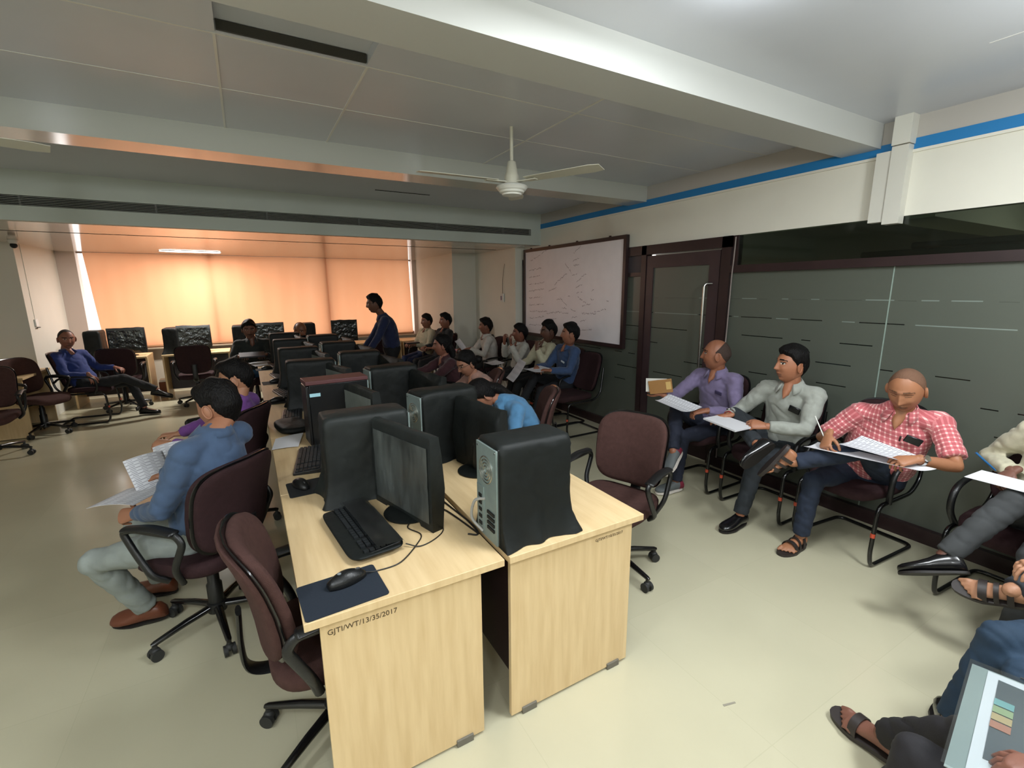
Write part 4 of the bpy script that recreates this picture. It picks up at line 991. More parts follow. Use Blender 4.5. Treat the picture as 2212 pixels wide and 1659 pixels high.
    for k in G:
        kn, an = G[k]; mb.tube([H_[k], H_[k].lerp(kn, .5), kn, kn.lerp(an, .3), kn.lerp(an, .8), an], [.078*sc, .068*sc, .05*sc, .050*sc, .034*sc, .034*sc], 14, round_=True)
    V, F = remeshed(mb, .011 if hi else .015, 6); chunks = [(V, F, 0)]
    mb = MB(); nh = 0
    for k, Hn in (('L', LH), ('R', RH)):
        if k not in A or Hn[1] is None: continue
        wr = A[k][1]; s_ = 1 if k == 'L' else -1; d = Vector(Hn[1]).normalized(); n = Vector(Hn[2])
        # thumb points away from the little finger: for a palm-down left hand it is on the right side
        l = d.cross((n-d*n.dot(d)).normalized()); thumb = l if k == 'L' else -l
        hand(mb, wr, d, n, thumb, Hn[3] if len(Hn) > 3 else .5, sc*(.92 if woman else 1)); nh += 1
    if nh: V, F = remeshed(mb, .0032 if hi else .005, 2); chunks.append((V, F, 0))
    else: mb.bm.free()
    feet = {}
    for k, Fn in (('L', LF), ('R', RF)):
        if k not in G: continue
        kn, an = G[k]; feet[k] = (an, Vector(Fn[1]).normalized(), (kn-an).normalized() if len(Fn) < 3 else Vector(Fn[2]))
        if shoes in ('sandal', 'slipper', 'flat'):
            mb = MB(); R, base, toe, up, lat = shoe_rings(an, feet[k][1], feet[k][2])
            foot(mb, base, toe, up, lat, 1, (-1 if k == 'L' else 1)*(1)); V, F = remeshed(mb, .005, 3); chunks.append((V, F, 0))
    rows, na = head_grid(hi, woman); q = Matrix.Scale(sc*HS, 4)
    V, F = grid_mesh(rows, na, hM @ q); MI = []
    fr = [p for r in rows for p in r]
    line = LINES['fem' if woman else 'short']
    for fc in F:
        c = Vector((0, 0, 0))
        for i in fc: c += fr[i]
        c /= len(fc); m = 0; axx = abs(c.x)
        if c.y > 0:
            if not closed and ((axx-.031)/.0145)**2+((c.z-.0115)/.0058)**2 < 1: m = 2 if ((axx-.031)**2+(c.z-.0115)**2) < .0058**2 else 1
            elif ((axx-.031)/.018)**2+((c.z-.013)/.008)**2 < 1: m = 4 if (c.z > .0165 or closed and c.z < .009) else 0
            elif .012 < axx < .052 and .030-.25*max(0, axx-.036) < c.z < .0365-.25*max(0, axx-.036): m = 4
            elif axx < .025 and -.073+.25*axx*.5 < c.z < -.0535-.15*axx: m = 3
            elif moust and axx < .030 and -.054 < c.z < -.043: m = 4
        MI.append(m)
    chunks.append((V, F, MI))
    mb = MB()
    for s_ in (-1, 1):
        Me = Matrix.Rotation(math.radians(-s_*24), 3, 'Z') @ Matrix.Rotation(math.radians(-8), 3, 'X')
        mb.ball((s_*.0745, -.006, -.008), (.0075, .019, .031), 14, 10, Me); mb.tube([Vector((s_*.079, -.008, -.008))+Me @ Vector((0, .017*math.cos(t*PI/8), .029*math.sin(t*PI/8))) for t in range(16)], .0035, 6, close=True)
    me = mb.mesh('t', [], False); chunks.append(([hM @ q @ v.co for v in me.vertices], [tuple(p.vertices) for p in me.polygons], 0)); bpy.data.meshes.remove(me)
    hm = hair_mat(haircol); SK = skin_mat(skin)
    make_obj('body', chunks, [SK, M_eye, M_iris, mat('lips_'+skin, shade(skin, .78), .4), hm], root)
    # ---- hair
    if hair:
        tab = LINES['fem'] if woman else LINES['buzz' if hair == 'buzz' else 'bald' if hair == 'bald' else 'short']; rr = []; seed = hip.x*13+hip.y*7
        for r in rows:
            q_ = []
            for p in r:
                az = abs(math.degrees(math.atan2(p.x, p.y))); zl = interp(tab, az)+(.008*noise.noise(Vector((p.x*40+seed, p.y*40, 3))) if hair != 'long' else 0); e = sm((p.z-zl)/.013)
                if p.length > .03 and p.z > .095: e = 1 if hair != 'bald' else 0
                if hair == 'bald': e *= 1-sm((p.z-(.035-p.y*1.25))/.014)
                thick = {'short': .010+.016*sm((p.z-.0)/.09), 'buzz': .0022, 'bald': .0028}.get(hair, .009+.010*sm(p.z/.08))
                if hair == 'short' and p.y < -.05: thick *= .6
                if hair == 'short' and p.y > .03 and p.z > .05: thick += .008*sm((p.y-.03)/.05)
                thick *= 1+.45*noise.noise(Vector((p.x*22+seed, p.y*22, p.z*22)))
                nrm = p.normalized(); q_.append(p+nrm*(thick*e-.006*(1-e)))
            rr.append(q_)
        V, F = grid_mesh(rr, na, hM @ q); ch = [(V, F, 0)]
        mb = MB(); any_ = False
        if hair == 'bun': mb.ball((0, -.118, -.02), (.042, .036, .040), 16, 10); any_ = True
        if hair == 'long': mb.tube([(0, -.07, .0), (0, -.10, -.07), (.0, -.105, -.17), (.0, -.10, -.27), (.0, -.09, -.34)], [(.06, .04), (.062, .04), (.055, .034), (.042, .028), (.02, .014)], 18, (1, 0, 0), round_=True); any_ = True
        if any_:
            me = mb.mesh('t', [], False); ch.append(([hM @ q @ v.co for v in me.vertices], [tuple(p.vertices) for p in me.polygons], 0)); bpy.data.meshes.remove(me)
        else: mb.bm.free()
        make_obj('hair', ch, [hm if hair == 'short' or woman else mat('short_hair_'+haircol, shade(haircol, 1), .7, bump=.6, bscale=300)], root)
    # ---- clothes
    off = .012
    sm_ = shirtmat or cloth('shirt_'+shirt, shirt)
    mb = MB(); torso(mb, off+.003, .15 if tuck else -.1)
    for k in A:
        el, wr = A[k]
        if sleeve >= .99: pts, rs = [S_[k], S_[k].lerp(el, .5), el, el.lerp(wr, .5), el.lerp(wr, .93)], [.066, .062, .056, .050, .042]
        elif sleeve > .5: e2 = el.lerp(wr, (sleeve-.5)*2*.9); pts, rs = [S_[k], S_[k].lerp(el, .5), el, e2], [.066, .062, .056, .052]
        else: pts, rs = [S_[k], S_[k].lerp(el, sleeve), S_[k].lerp(el, sleeve*1.95)], [.063, .063, .066]
        mb.tube(pts, [r*sc for r in rs], 14)
        mb.ball(S_[k], .060*sc, 14, 9)
    V, F = remeshed(mb, .010 if hi else .014, 5)
    def wrinkle(V, amp, sx):
        out = []
        for p in V:
            q1 = noise.noise(Vector((p.x*10+sx+p.z*9, p.y*10-p.z*6, p.z*7))); q2 = noise.noise(Vector((p.x*20+sx, p.y*20+3, p.z*26)))
            t = (1-abs(q1)*2.2); out.append((t*t*t if t > 0 else 0)*-amp+q2*amp*.45)
        return out
    def disp(V, F, amp, sx):
        N = [Vector() for _ in V]
        for fc in F:
            n = (V[fc[1]]-V[fc[0]]).cross(V[fc[2]]-V[fc[0]])
            for i in fc: N[i] += n
        wv = wrinkle(V, amp, sx); return [p+n.normalized()*w for p, n, w in zip(V, N, wv)]
    V = disp(V, F, .0065, hip.y*5)
    attr = None
    if shirtmat:
        segs = [(k, S_[k], A[k][0]) for k in A]
        def attr(p):
            best = None
            for k, s0, e0 in segs:
                d = e0-s0; t = max(.12, min(1.3, (p-s0).dot(d)/d.length_squared)); dist = (p-(s0+d*t)).length
                if dist < .078 and (p-s0).dot(sd)*(1 if k == 'L' else -1) > -.03: best = (s0, d, t)
            if best:
                s0, d, t = best; r_ = p-(s0+d*t); du = d.normalized(); e1 = (f-du*f.dot(du)).normalized(); e2 = du.cross(e1)
                return (math.atan2(r_.dot(e2), r_.dot(e1))*.06+5, t*d.length+.013, 0)
            r_ = p-hip; return (math.atan2(r_.dot(sd), r_.dot(f2)+.12)*.26+5, r_.dot(ax), 0)
    make_obj('shirt' if not woman else 'kurta', [(V, F, 0)], [sm_], root, attr)
    if collar:
        mb = MB(); R = []
        for i in range(25):
            ph = math.radians(34+292*i/24); dirn = f2*math.cos(ph)+sd*math.sin(ph); fr_ = .5+.5*math.cos(ph); up_ = ax
            r0 = .058*sc; c0 = neck+f2*.010+ax*.022
            R.append([c0+dirn*(r0+.008)+up_*(-.012), c0+dirn*(r0+.004)+up_*(.030-.012*fr_), c0+dirn*(r0+.008)+up_*(.034-.012*fr_), c0+dirn*(r0+.030+.026*fr_**3)+up_*(-.004-.052*fr_**2), c0+dirn*(r0+.026+.026*fr_**3)+up_*(-.008-.052*fr_**2)])
        mb.rings(R); me = mb.mesh('t', [], False); make_obj('collar', [([v.co.copy() for v in me.vertices], [tuple(p.vertices) for p in me.polygons], 0)], [sm_], root, (lambda p: (p.x*1.0+3, p.z, 0)) if shirtmat else None); bpy.data.meshes.remove(me)
    if G:
        mb = MB(); P, Rr = [], []
        for t, rx, ry in prof[:3]: P.append(mid(t)); Rr.append((rx*w_+.008, ry*sc+.008))
        mb.tube(P, Rr, 24, hs, round_=True)
        for k in G:
            kn, an = G[k]; e = an+(kn-an).normalized()*.015
            mb.tube([H_[k], H_[k].lerp(kn, .5), kn, kn.lerp(an, .3), kn.lerp(an, .7), e], [r*sc for r in (.092, .082, .066, .062, .056, .054)], 16, round_=False); mb.ball(kn, .066*sc, 14, 9)
            mb.ball(H_[k], .092*sc, 14, 9)
        V, F = remeshed(mb, .011 if hi else .015, 5); V = disp(V, F, .006, hip.y*3)
        make_obj('trousers', [(V, F, 0)], [mat('trousers_'+pants, pants, .85, var=.12, vscale=12, bump=.12, bscale=500)], root)
    for k in feet:
        an, toe, up = feet[k]; R, base, toe, up, lat = shoe_rings(an, toe, up, fat=.003)
        def world_mb(mb):
            for v in mb.bm.verts: v.co -= Vector(root.location)
            return mb
        if shoes in ('black', 'brown', 'sneaker'):
            m = {'black': mat('black_leather', '0e0e10', .25, coat=.3), 'brown': mat('tan_leather', '6a3a26', .4), 'sneaker': mat('grey_mesh_shoe', '5d6263', .8)}[shoes]
            mb = MB(); mb.rings(R); sh = world_mb(mb).build('shoe', m, root)
            mb = MB(); mb.rings(sole_rings(base, toe, up, lat, 1, 0, .02 if shoes == 'sneaker' else .012, .006)); world_mb(mb).build('sole', mat('white_sole', 'cfc8c0', .6) if shoes == 'sneaker' else mat('dark_sole', '1b1715', .6), sh)
            if shoes == 'sneaker':
                mb = MB(); mb.rings([[p+(p-(base+up*.04)).normalized()*.002 for p in r] for r in R[1:4]]); world_mb(mb).build('heel_patch', mat('crimson_patch', '7a2438', .7), sh)
        elif shoes in ('sandal', 'slipper', 'flat'):
            m = mat('dark_sandal_leather', '2b2422', .5); mb = MB(); mb.rings(sole_rings(base, toe, up, lat, 1, -.010, .012, .008)); so = world_mb(mb).build('sandal', m, root)
            for x, wd, ht, wid in ((.09, .047, .056, .030),) + (((-.0, .040, .088, .022), (.045, .041, .072, .018)) if shoes == 'sandal' else ()):
                mb = MB(); Rr = []
                for i in range(13):
                    a_ = PI*i/12; c_ = base+toe*x+lat*wd*math.cos(a_)+up*(.008+ht*math.sin(a_)**.8); o_ = (lat*math.cos(a_)+up*math.sin(a_))
                    Rr.append([c_-toe*wid/2, c_+toe*wid/2, c_+toe*wid/2+o_*.004, c_-toe*wid/2+o_*.004])
                mb.rings(Rr); world_mb(mb).build('strap', m, so)
    if specs:
        mb = MB()
        for s_ in (-1, 1):
            mb.tube([Vector((s_*.032+.021*math.cos(t*PI/8), .094, .012+.015*math.sin(t*PI/8))) for t in range(16)], .0014, 6, close=True)
            mb.tube([(s_*.053, .093, .018), (s_*.074, .06, .016), (s_*.078, -.005, .010)], .0015, 6)
        mb.tube([(-.011, .096, .014), (.011, .096, .014)], .0014, 6)
        for v in mb.bm.verts: v.co = hM @ (v.co*HS)-Vector(root.location)
        mb.build('spectacles', M_blackpl, root)
    return dict(root=root, S=S_, A=A, G=G, H=H_, f=f, f2=f2, sd=sd, ax=ax, neck=neck, hM=hM, mid=mid)
def phone_in_pocket(p, u, t, label, w_=.075, h_=.05, tilt=-12, kind='mobile_phone', cat='phone', m=None, d=.135):
    c = p['mid'](t)+p['sd']*u+p['f2']*d; X = p['sd']; Z = p['ax']; Y = X.cross(Z)
    Mx = Matrix((X, Y, Z)).transposed().to_4x4() @ Matrix.Rotation(math.radians(tilt), 4, 'Y'); Mx.translation = c
    o = MB().box((-w_/2, -.006, -h_/2), (w_/2, .006, h_/2)).build(kind, m or mat('phone_glass', '121417', .15), None, bevel=.004, label=label, cat=cat); o.matrix_world = Mx; return o
# the three men near the camera along the partition
pA = person('man in a red and white checked short-sleeved shirt writing on papers on his lap', (3.53, 1.36, .53), (3.37, 1.20, 1.005), 200, (3.30, 1.165, 1.155), 186, -24,
    ((3.10, 1.00, .82), (-.75, .55, -.15), (-.2, -.3, .9), .7), ((3.06, 1.43, .845), (-.7, -.2, -.6), (-.5, .4, .6), .9),
    ((2.88, 1.53, .67), (-.25, .45, -.8), (.5, -.8, .2)), ((3.10, 1.54, .095), (-1, .05, -.02)), skin='9c6a4c', hair='buzz', haircol='70503c', shirtmat=M_check, sleeve=.42, pants='1c2638', shoes='sandal', hi=True, belly=.05, closed=True, wide=1.12, hface=180,
    kneeL=(-.7, -.3, .9), poleL=(.3, -.6, -.6), poleR=(.2, .6, -.6))
phone_in_pocket(pA, .105, .80, 'black phone in the chest pocket of the red checked shirt', .085, .05, 14, d=.152)
phone_in_pocket(pA, .045, .81, 'dark pen clipped in the pocket of the red checked shirt', .010, .04, 0, 'pen', 'pen', mat('dark_pen', '3a1f22', .4), d=.158)
pB = person('man with thick black hair in a light grey full-sleeved shirt, legs crossed', (3.55, 1.97, .53), (3.43, 1.89, 1.035), 186, (3.385, 1.885, 1.195), 152, 4,
    ((3.13, 1.87, .78), (-.6, .75, .05), (-.5, -.4, .7), .6), ((3.12, 2.17, .79), (-.5, .75, -.25), (-.2, .2, .9), .5),
    ((3.02, 1.93, .095), (-1, .03, -.03)), ((3.02, 1.85, .665), (-.75, .3, -.55), (.3, .9, .3)), skin='a06a4e', hair='short', shirt='989b93', pants='262b30', shoes='black', hi=True, hface=178,
    kneeR=(-.2, .8, .6), poleL=(.3, -.7, -.6), poleR=(.3, .6, -.6))
phone_in_pocket(pB, .088, .745, 'black phone in the pocket of the light grey shirt', .08, .048, 14, d=.134)
pC = person('balding man in a purple shirt holding a brown notebook, looking to the left', (3.55, 2.60, .53), (3.45, 2.53, 1.035), 180, (3.40, 2.52, 1.195), 128, 2,
    ((3.16, 2.40, .77), (-.6, .7, -.2), (-.3, -.1, .9), .6), ((3.03, 2.75, .86), (-.5, .35, .3), (-.3, -.9, .1), .9),
    ((3.10, 2.60, .095), (-1, .2, -.02)), ((2.95, 2.52, .42), (-.75, -.1, -.6), (.3, .1, .9)), skin='8e5c44', hair='bald', haircol='3c2c24', shirt='726787', pants='1b2030', shoes='sneaker', hi=True, hface=175,
    kneeR=(-.4, .3, .8))
phone_in_pocket(pC, .10, .74, 'dark cloth in the pocket of the purple shirt', .065, .03, 8, 'pocket_cloth', 'cloth', mat('dark_violet_cloth', '3a3252', .8), d=.130)
# men seated further along the wall
up = (0, 0, 1)
pK = person('man in a blue shirt with a name badge holding white papers', (3.55, 4.90, .53), (3.48, 4.72, 1.035), 178, (3.44, 4.62, 1.205), 145, 4,
    ((3.10, 4.58, .79), (-.5, .8, 0), (0, -.2, 1), .7), ((3.10, 4.86, .79), (-.5, -.8, 0), (0, .2, 1), .7), ((3.02, 4.78, .095), (-1, 0, 0)), ((2.88, 4.88, .34), (-.8, .2, -.5), (.4, 0, .9)),
    skin='8f5f4a', shirt='2e4468', pants='15161a', kneeR=(-.6, .1, .8))
phone_in_pocket(pK, .07, .66, 'small white name badge on the blue shirt', .07, .022, 8, 'name_badge', 'badge', mat('badge_white', 'c6d0d8', .4), d=.128)
pJ = person('man with glasses in a cream shirt resting his chin on his hand', (3.55, 5.44, .53), (3.50, 5.25, 1.03), 176, (3.46, 5.12, 1.205), 160, -4,
    ((3.27, 5.12, .99), (.1, .1, 1), (-1, -.2, 0), 1.2), ((3.12, 5.36, .76), (-.3, -.9, 0), (0, 0, 1), .6), ((3.0, 5.35, .095), (-1, 0, 0)), ((3.02, 5.55, .095), (-1, .1, 0)), skin='5e4034', shirt='b5b096', pants='191a1c', specs=True, poleL=(-.2, -.3, -1))
pI = person('man in a white shirt with raised fingers, leaning against the whiteboard frame', (3.52, 6.05, .52), (3.50, 5.93, .975), 172, (3.44, 5.84, 1.125), 152, 2,
    ((3.22, 5.72, .99), (-.2, .15, 1), (-.8, .5, .2), .4), ((3.22, 5.92, 1.0), (-.1, -.3, 1), (-.9, -.2, .3), .8), ((3.0, 5.95, .095), (-1, 0, 0)), ((3.0, 6.15, .095), (-1, 0, 0)), skin='7a4c3c', shirt='b3b1a8', pants='1b1c1e', poleL=(-.1, -.4, -1), poleR=(-.1, .4, -1))
pH = person('man in a white shirt leaning forward with papers, facing left by the column', (3.48, 6.92, .53), (3.37, 6.80, 1.01), 165, (3.34, 6.76, 1.17), 150, 0,
    ((3.02, 6.72, .84), (-.8, .4, -.2), (-.2, 0, 1), .5), ((3.02, 6.98, .82), (-.8, .2, -.2), (-.2, 0, 1), .5), ((2.95, 6.82, .095), (-1, 0, 0)), ((2.98, 7.02, .095), (-1, .1, 0)), skin='7d5140', shirt='b9b4ac', pants='1f1d1b')
pG = person('man in a black shirt seated in front of the right pillar', (2.98, 7.98, .53), (3.06, 7.84, 1.055), 190, (3.04, 7.76, 1.215), 178, 2,
    ((2.74, 7.72, .76), (-.7, .5, 0), (0, 0, 1), .6), ((2.70, 7.92, .76), (-.6, -.5, 0), (0, 0, 1), .6), ((2.5, 7.8, .095), (-1, -.1, 0)), ((2.52, 8.0, .095), (-1, -.1, 0)), skin='8a5a46', shirt='131315', pants='17181b')
pF = person('man in a cream shirt and blue jeans beside the right pillar, nearest the window', (2.92, 8.68, .51), (2.97, 8.55, 1.015), 195, (2.94, 8.47, 1.175), 185, 0,
    ((2.66, 8.38, .76), (-.7, .5, 0), (0, 0, 1), .6), ((2.62, 8.58, .76), (-.6, -.5, 0), (0, 0, 1), .6), ((2.42, 8.3, .095), (-1, -.1, 0)), ((2.45, 8.5, .095), (-1, -.1, 0)), skin='8a5c48', shirt='b8b096', pants='1c2b4c')
# women at the right desk row
pL = person('woman in a dark maroon top with long black hair and a pink clip', (2.08, 5.12, .53), (1.97, 5.06, .965), 178, (1.93, 5.06, 1.12), 163, -2,
    ((1.52, 4.86, .80), (-1, .1, -.1), (0, 0, 1), .4), ((1.52, 5.20, .80), (-1, 0, -.1), (0, 0, 1), .4), ((1.75, 5.0, .095), (-1, 0, 0)), ((1.75, 5.2, .095), (-1, 0, 0)), skin='8d5c4a', hair='long', woman=True, shirt='3c1a20', pants='2a1a1e', sleeve=.8, collar=False, sc=.95)
o = MB().ball((0, 0, 0), (.012, .03, .012), 12, 8).build('hair_clip', mat('pink_clip', 'd48a90', .3), label='pink clip in the hair of the woman in maroon', cat='hair clip'); o.location = (2.085, 5.03, 1.06)
pM = person('woman with glasses and hair tied in a bun, looking down at her work', (2.06, 4.14, .52), (1.91, 4.12, .90), 182, (1.82, 4.12, 1.04), 186, -24,
    ((1.52, 3.95, .80), (-1, .1, -.1), (0, 0, 1), .4), ((1.52, 4.25, .80), (-1, 0, -.1), (0, 0, 1), .4), ((1.75, 4.0, .095), (-1, 0, 0)), ((1.75, 4.25, .095), (-1, 0, 0)), skin='a0715a', hair='bun', woman=True, shirt='a07a6c', pants='2a2426', specs=True, sleeve=.6, collar=False, sc=.95)
pN = person('woman in a bright blue shirt bent low over the right desk row', (1.88, 3.05, .53), (1.66, 3.10, .885), 184, (1.525, 3.17, .945), 174, -52,
    ((1.36, 2.80, .80), (-1, .2, -.1), (0, 0, 1), .4), ((1.34, 3.36, .80), (-1, 0, -.1), (0, 0, 1), .4), ((1.70, 2.98, .095), (-1, 0, 0)), ((1.70, 3.2, .095), (-1, 0, 0)), skin='9a6a54', hair='long', woman=True, shirt='4c7ea6', pants='22222a', sleeve=.62, back=.05, sc=.97, vneck=False)
# far end
pP = person('man in a royal blue shirt lounging against the left pillar', (-2.00, 8.34, .50), (-2.17, 8.36, .965), -38, (-2.14, 8.33, 1.145), -64, -6,
    ((-1.72, 8.52, .70), (.7, -.5, -.2), (0, 0, 1), .5), ((-1.92, 8.08, .67), (.45, -.2, -.9), (.4, -.8, .2), .5), ((-1.44, 8.34, .095), (.95, -.3, 0)), ((-1.24, 8.22, .37), (.93, -.15, -.25), (-.5, .1, .85)),
    skin='8a5a48', hair='buzz', haircol='2a201c', shirt='1a2f6e', pants='15171a', hface=-5, kneeR=(.5, -.2, .8), kneeL=(.6, .2, .8), back=.05)
pQ = person('man in a dark shirt and jeans reading at the end of the left row', (.02, 7.98, .54), (.02, 7.86, 1.04), -90, (.0, 7.80, 1.205), -88, -8,
    ((.17, 7.52, .86), (-.5, -.8, 0), (0, 0, 1), .5), ((-.15, 7.52, .86), (.5, -.8, 0), (0, 0, 1), .5), ((.22, 7.85, .095), (0, -1, 0)), ((-.12, 7.42, .095), (-.2, -1, 0)), skin='6a4638', hair='short', shirt='1c211f', pants='2c4a66', moust=True, wide=1.08)
pR = person('bald man in a slate shirt looking down at the end of the right row', (.80, 8.16, .53), (.76, 8.06, .995), -80, (.70, 8.04, 1.15), -62, -20,
    ((.86, 7.88, .90), (-.4, -.7, .3), (0, 0, 1), .6), ((.58, 7.88, .90), (.3, -.7, .3), (0, 0, 1), .6), ((.9, 7.9, .095), (0, -1, 0)), ((.65, 7.9, .095), (0, -1, 0)), skin='7a5038', hair='bald', haircol='33251e', shirt='474b58', pants='1c1c20')
pS = person('standing man in a navy shirt and glasses leaning on the right desk row', (1.83, 6.90, .88), (1.71, 6.83, 1.375), 172, (1.60, 6.82, 1.565), 166, -6,
    ((1.36, 6.62, .81), (-.9, .2, -.3), (-.2, 0, 1), .3), ((1.38, 7.0, .83), (-.9, 0, -.3), (-.2, 0, 1), .3), ((1.86, 6.80, .095), (-1, .1, 0)), ((1.92, 7.04, .095), (-1, .1, 0)), skin='6e4a3a', shirt='151f42', pants='101114', kneeL=(-.8, 0, .1), kneeR=(-.8, 0, .1), specs=True, poleL=(.5, -.3, -.5), poleR=(.5, .3, -.5))
# left of the double row
pT = person('man in a blue-grey full-sleeved shirt seen from behind, reading printed sheets', (-.34, 2.72, .53), (-.20, 2.66, 1.045), 140, (-.175, 2.755, 1.165), 140, -10,
    ((-.57, 2.73, .685), (-.8, .5, -.2), (-.4, -.7, .5), .9), ((-.60, 3.08, .70), (-.8, .2, -.1), (-.1, .3, .9), .8), ((-.62, 2.86, .095), (-.93, .3, -.05)), ((-.60, 3.12, .095), (-.9, .4, 0)),
    skin='9a6a50', shirt='3c506c', pants='8b928e', shoes='brown', hi=True, hface=160, kneeL=(-.8, -.1, .9), poleL=(-.1, -.6, -.8))
pU = person('person with black hair in a purple top on the second chair along the left row', (-.27, 3.80, .53), (-.12, 3.72, .995), 150, (-.115, 3.77, 1.14), 165, -12,
    ((-.52, 3.60, .78), (-.9, .3, .1), (-.2, -.3, .9), .7), ((-.55, 3.95, .74), (-.9, .2, 0), (0, 0, 1), .6), ((-.55, 3.85, .095), (-1, .3, 0)), ((-.5, 4.1, .095), (-1, .3, 0)), skin='a47458', shirt='6a3c82', pants='2a2c34', hface=160)
# right edge
pV = person('person in a cream shirt at the right edge, writing with a blue pen', (3.50, .58, .53), (3.52, .50, 1.04), 178, (3.48, .48, 1.21), 178, -20,
    ((3.10, .42, .78), (-.6, .7, 0), (0, 0, 1), .6), ((3.40, .70, .79), (-.75, .35, -.45), (-.2, .3, .9), .9), ((2.98, .50, .095), (-1, 0, 0)), ((2.88, .76, .43), (-.35, .85, -.38), (.5, -.1, .8)), skin='6e4a3e', shirt='b9b49c', pants='37393a', hi=True, hface=178, kneeR=(-.5, -.3, .8), poleR=(.5, .5, -.3))
pW = person('person in dark blue jeans whose knee shows beside the clear folder, bottom right', (2.50, .06, .52), (2.62, -.02, 1.03), 136, (2.62, -.02, 1.2), 136, -20,
    ((2.3, .0, .72), (-.5, .8, 0), (0, 0, 1), .6), ((2.5, .35, .72), (-.6, .6, 0), (0, 0, 1), .6), ((2.36, .22, .095), (-.6, .8, 0)), ((2.20, .47, .095), (1, .25, 0)), skin='a87a5e', shirt='5a5e66', pants='1f3448', shoes='black', hi=True, kneeL=(-.6, .3, .9), kneeR=(-.7, .5, .9))
pY = person('person beyond the right edge, one sandalled foot dangling above the black shoe', (3.50, .0, .53), (3.52, -.06, 1.04), 170, (3.48, -.06, 1.21), 170, -10,
    ((3.12, -.10, .78), (-.6, .7, 0), (0, 0, 1), .6), ((3.12, .12, .78), (-.6, -.7, 0), (0, 0, 1), .6), ((3.05, .02, .095), (-1, .1, 0)), ((2.76, .53, .42), (-.16, .93, -.15), (-.6, -.1, .78)), skin='a87a5e', shirt='8a8a86', pants='2c3036', shoes='sandal', hi=True, kneeR=(-.5, .0, .9))
pX = person('person in black trousers and flip-flops with a clear folder on the lap, bottom right corner', (1.58, -.08, .50), (1.62, -.30, .98), 84, (1.62, -.28, 1.15), 84, -30,
    ((1.36, .10, .72), (.2, 1, -.1), (0, 0, 1), .5), ((1.78, .12, .70), (-.6, .8, -.1), (.2, 0, .9), .7), ((1.38, .40, .095), (0, 1, 0)), ((1.90, .57, .11), (.15, 1, -.05)), skin='7a5244', shirt='6a6a70', pants='1a181c', shoes='slipper', hi=True)
# ------------------------------------------------------------------ things in hands and on laps
def held(name, label, cs, m=None, **k): return sheet(name, label, cs, m, group='papers held by the people', **k)
held('paper_sheet', 'upper sheet of papers held on the lap of the man in red checks', [(3.18, 1.00, .815), (3.0, 1.06, .82), (3.0, 1.34, .825), (3.17, 1.30, .86)], bend=.012)
held('paper_sheet', 'lower white sheet spread across the lap of the man in red checks', [(3.13, .92, .785), (3.0, .98, .79), (2.93, 1.50, .775), (3.09, 1.50, .775)], M_paper, bend=.01)
held('paper_pad', 'white printed pad under the hands of the man in light grey', [(3.10, 1.93, .762), (2.90, 1.95, .757), (2.93, 2.24, .775), (3.12, 2.22, .78)], M_paper, th=.012)
held('paper_sheet', 'printed sheet curling on the lap of the man in purple', [(3.14, 2.42, .80), (2.92, 2.44, .79), (2.90, 2.70, .83), (3.08, 2.72, .86)], bend=.02)
e = empty('notebook', (2.99, 2.73, .93), math.radians(-49), 'brown notebook with a white edge raised by the man in purple', 'notebook')
Mx = Matrix.Rotation(math.radians(-10), 4, 'Y') @ Matrix.Rotation(math.radians(14), 4, 'X')
mb = MB().box((-.095, -.006, -.062), (.095, .006, .062), Mx); mb.build('cover', M_brownbook, e, bevel=.003); mb = MB().box((-.12, .008, -.055), (.05, .012, .07), Mx @ Matrix.Rotation(.15, 4, 'Y')); mb.build('white_page', M_white, e)
MB().box((.045, -.0075, -.03), (.085, -.006, .04), Mx).build('cover_patch', mat('tan_patch', 'c9a868', .6), e)
def pen(label, a, b, m, r=.004): return MB().tube([a, Vector(a).lerp(b, .9), b], [r, r, r*.3], 10).build('pen', m, label=label, cat='pen')
pen('white pen held up by the man in red checks', (3.12, 1.55, .93), (3.03, 1.42, .80), M_white, .0035)
pen('blue pen in the hand at the right edge', (3.32, .83, .87), (3.36, .75, .785), mat('blue_pen', '1f5f95', .3), .005)
held('paper_sheet', 'white sheet on the lap of the person at the right edge', [(3.24, .40, .80), (3.08, .40, .795), (3.10, .80, .79), (3.26, .78, .80)], M_paper)
held('paper_sheet', 'papers held by the man in the blue shirt with a badge', [(3.16, 4.60, .80), (2.92, 4.62, .78), (2.90, 4.86, .79), (3.14, 4.86, .81)], bend=.015)
held('paper_sheet', 'white sheet hanging down beside the man with the name badge', [(3.02, 4.98, .84), (2.84, 5.0, .60), (2.86, 5.22, .62), (3.06, 5.22, .86)], bend=.012)
held('paper_sheet', 'white sheets held out by the man leaning forward', [(2.98, 6.76, .86), (2.90, 6.70, .80), (2.88, 6.98, .94), (2.98, 7.02, .98)], bend=.01)
held('paper_sheet', 'folded white sheet under the arm of the man leaning forward', [(3.12, 6.60, .74), (3.0, 6.60, .70), (3.0, 6.85, .72), (3.12, 6.85, .78)], bend=.01)
held('paper_sheet', 'white sheet on the knees of the man in the white shirt with raised fingers', [(3.16, 5.80, .72), (2.96, 5.82, .70), (2.96, 6.10, .70), (3.16, 6.10, .72)], bend=.01)
b_ = MB().box((-.12, -.09, 0), (.12, .09, .02)).build('notebook', mat('dark_notebook', '1b1b20', .5), label='dark notebook on the lap of the man in the cream shirt by the window', cat='notebook', bevel=.003); b_.location = (2.62, 8.42, .79)
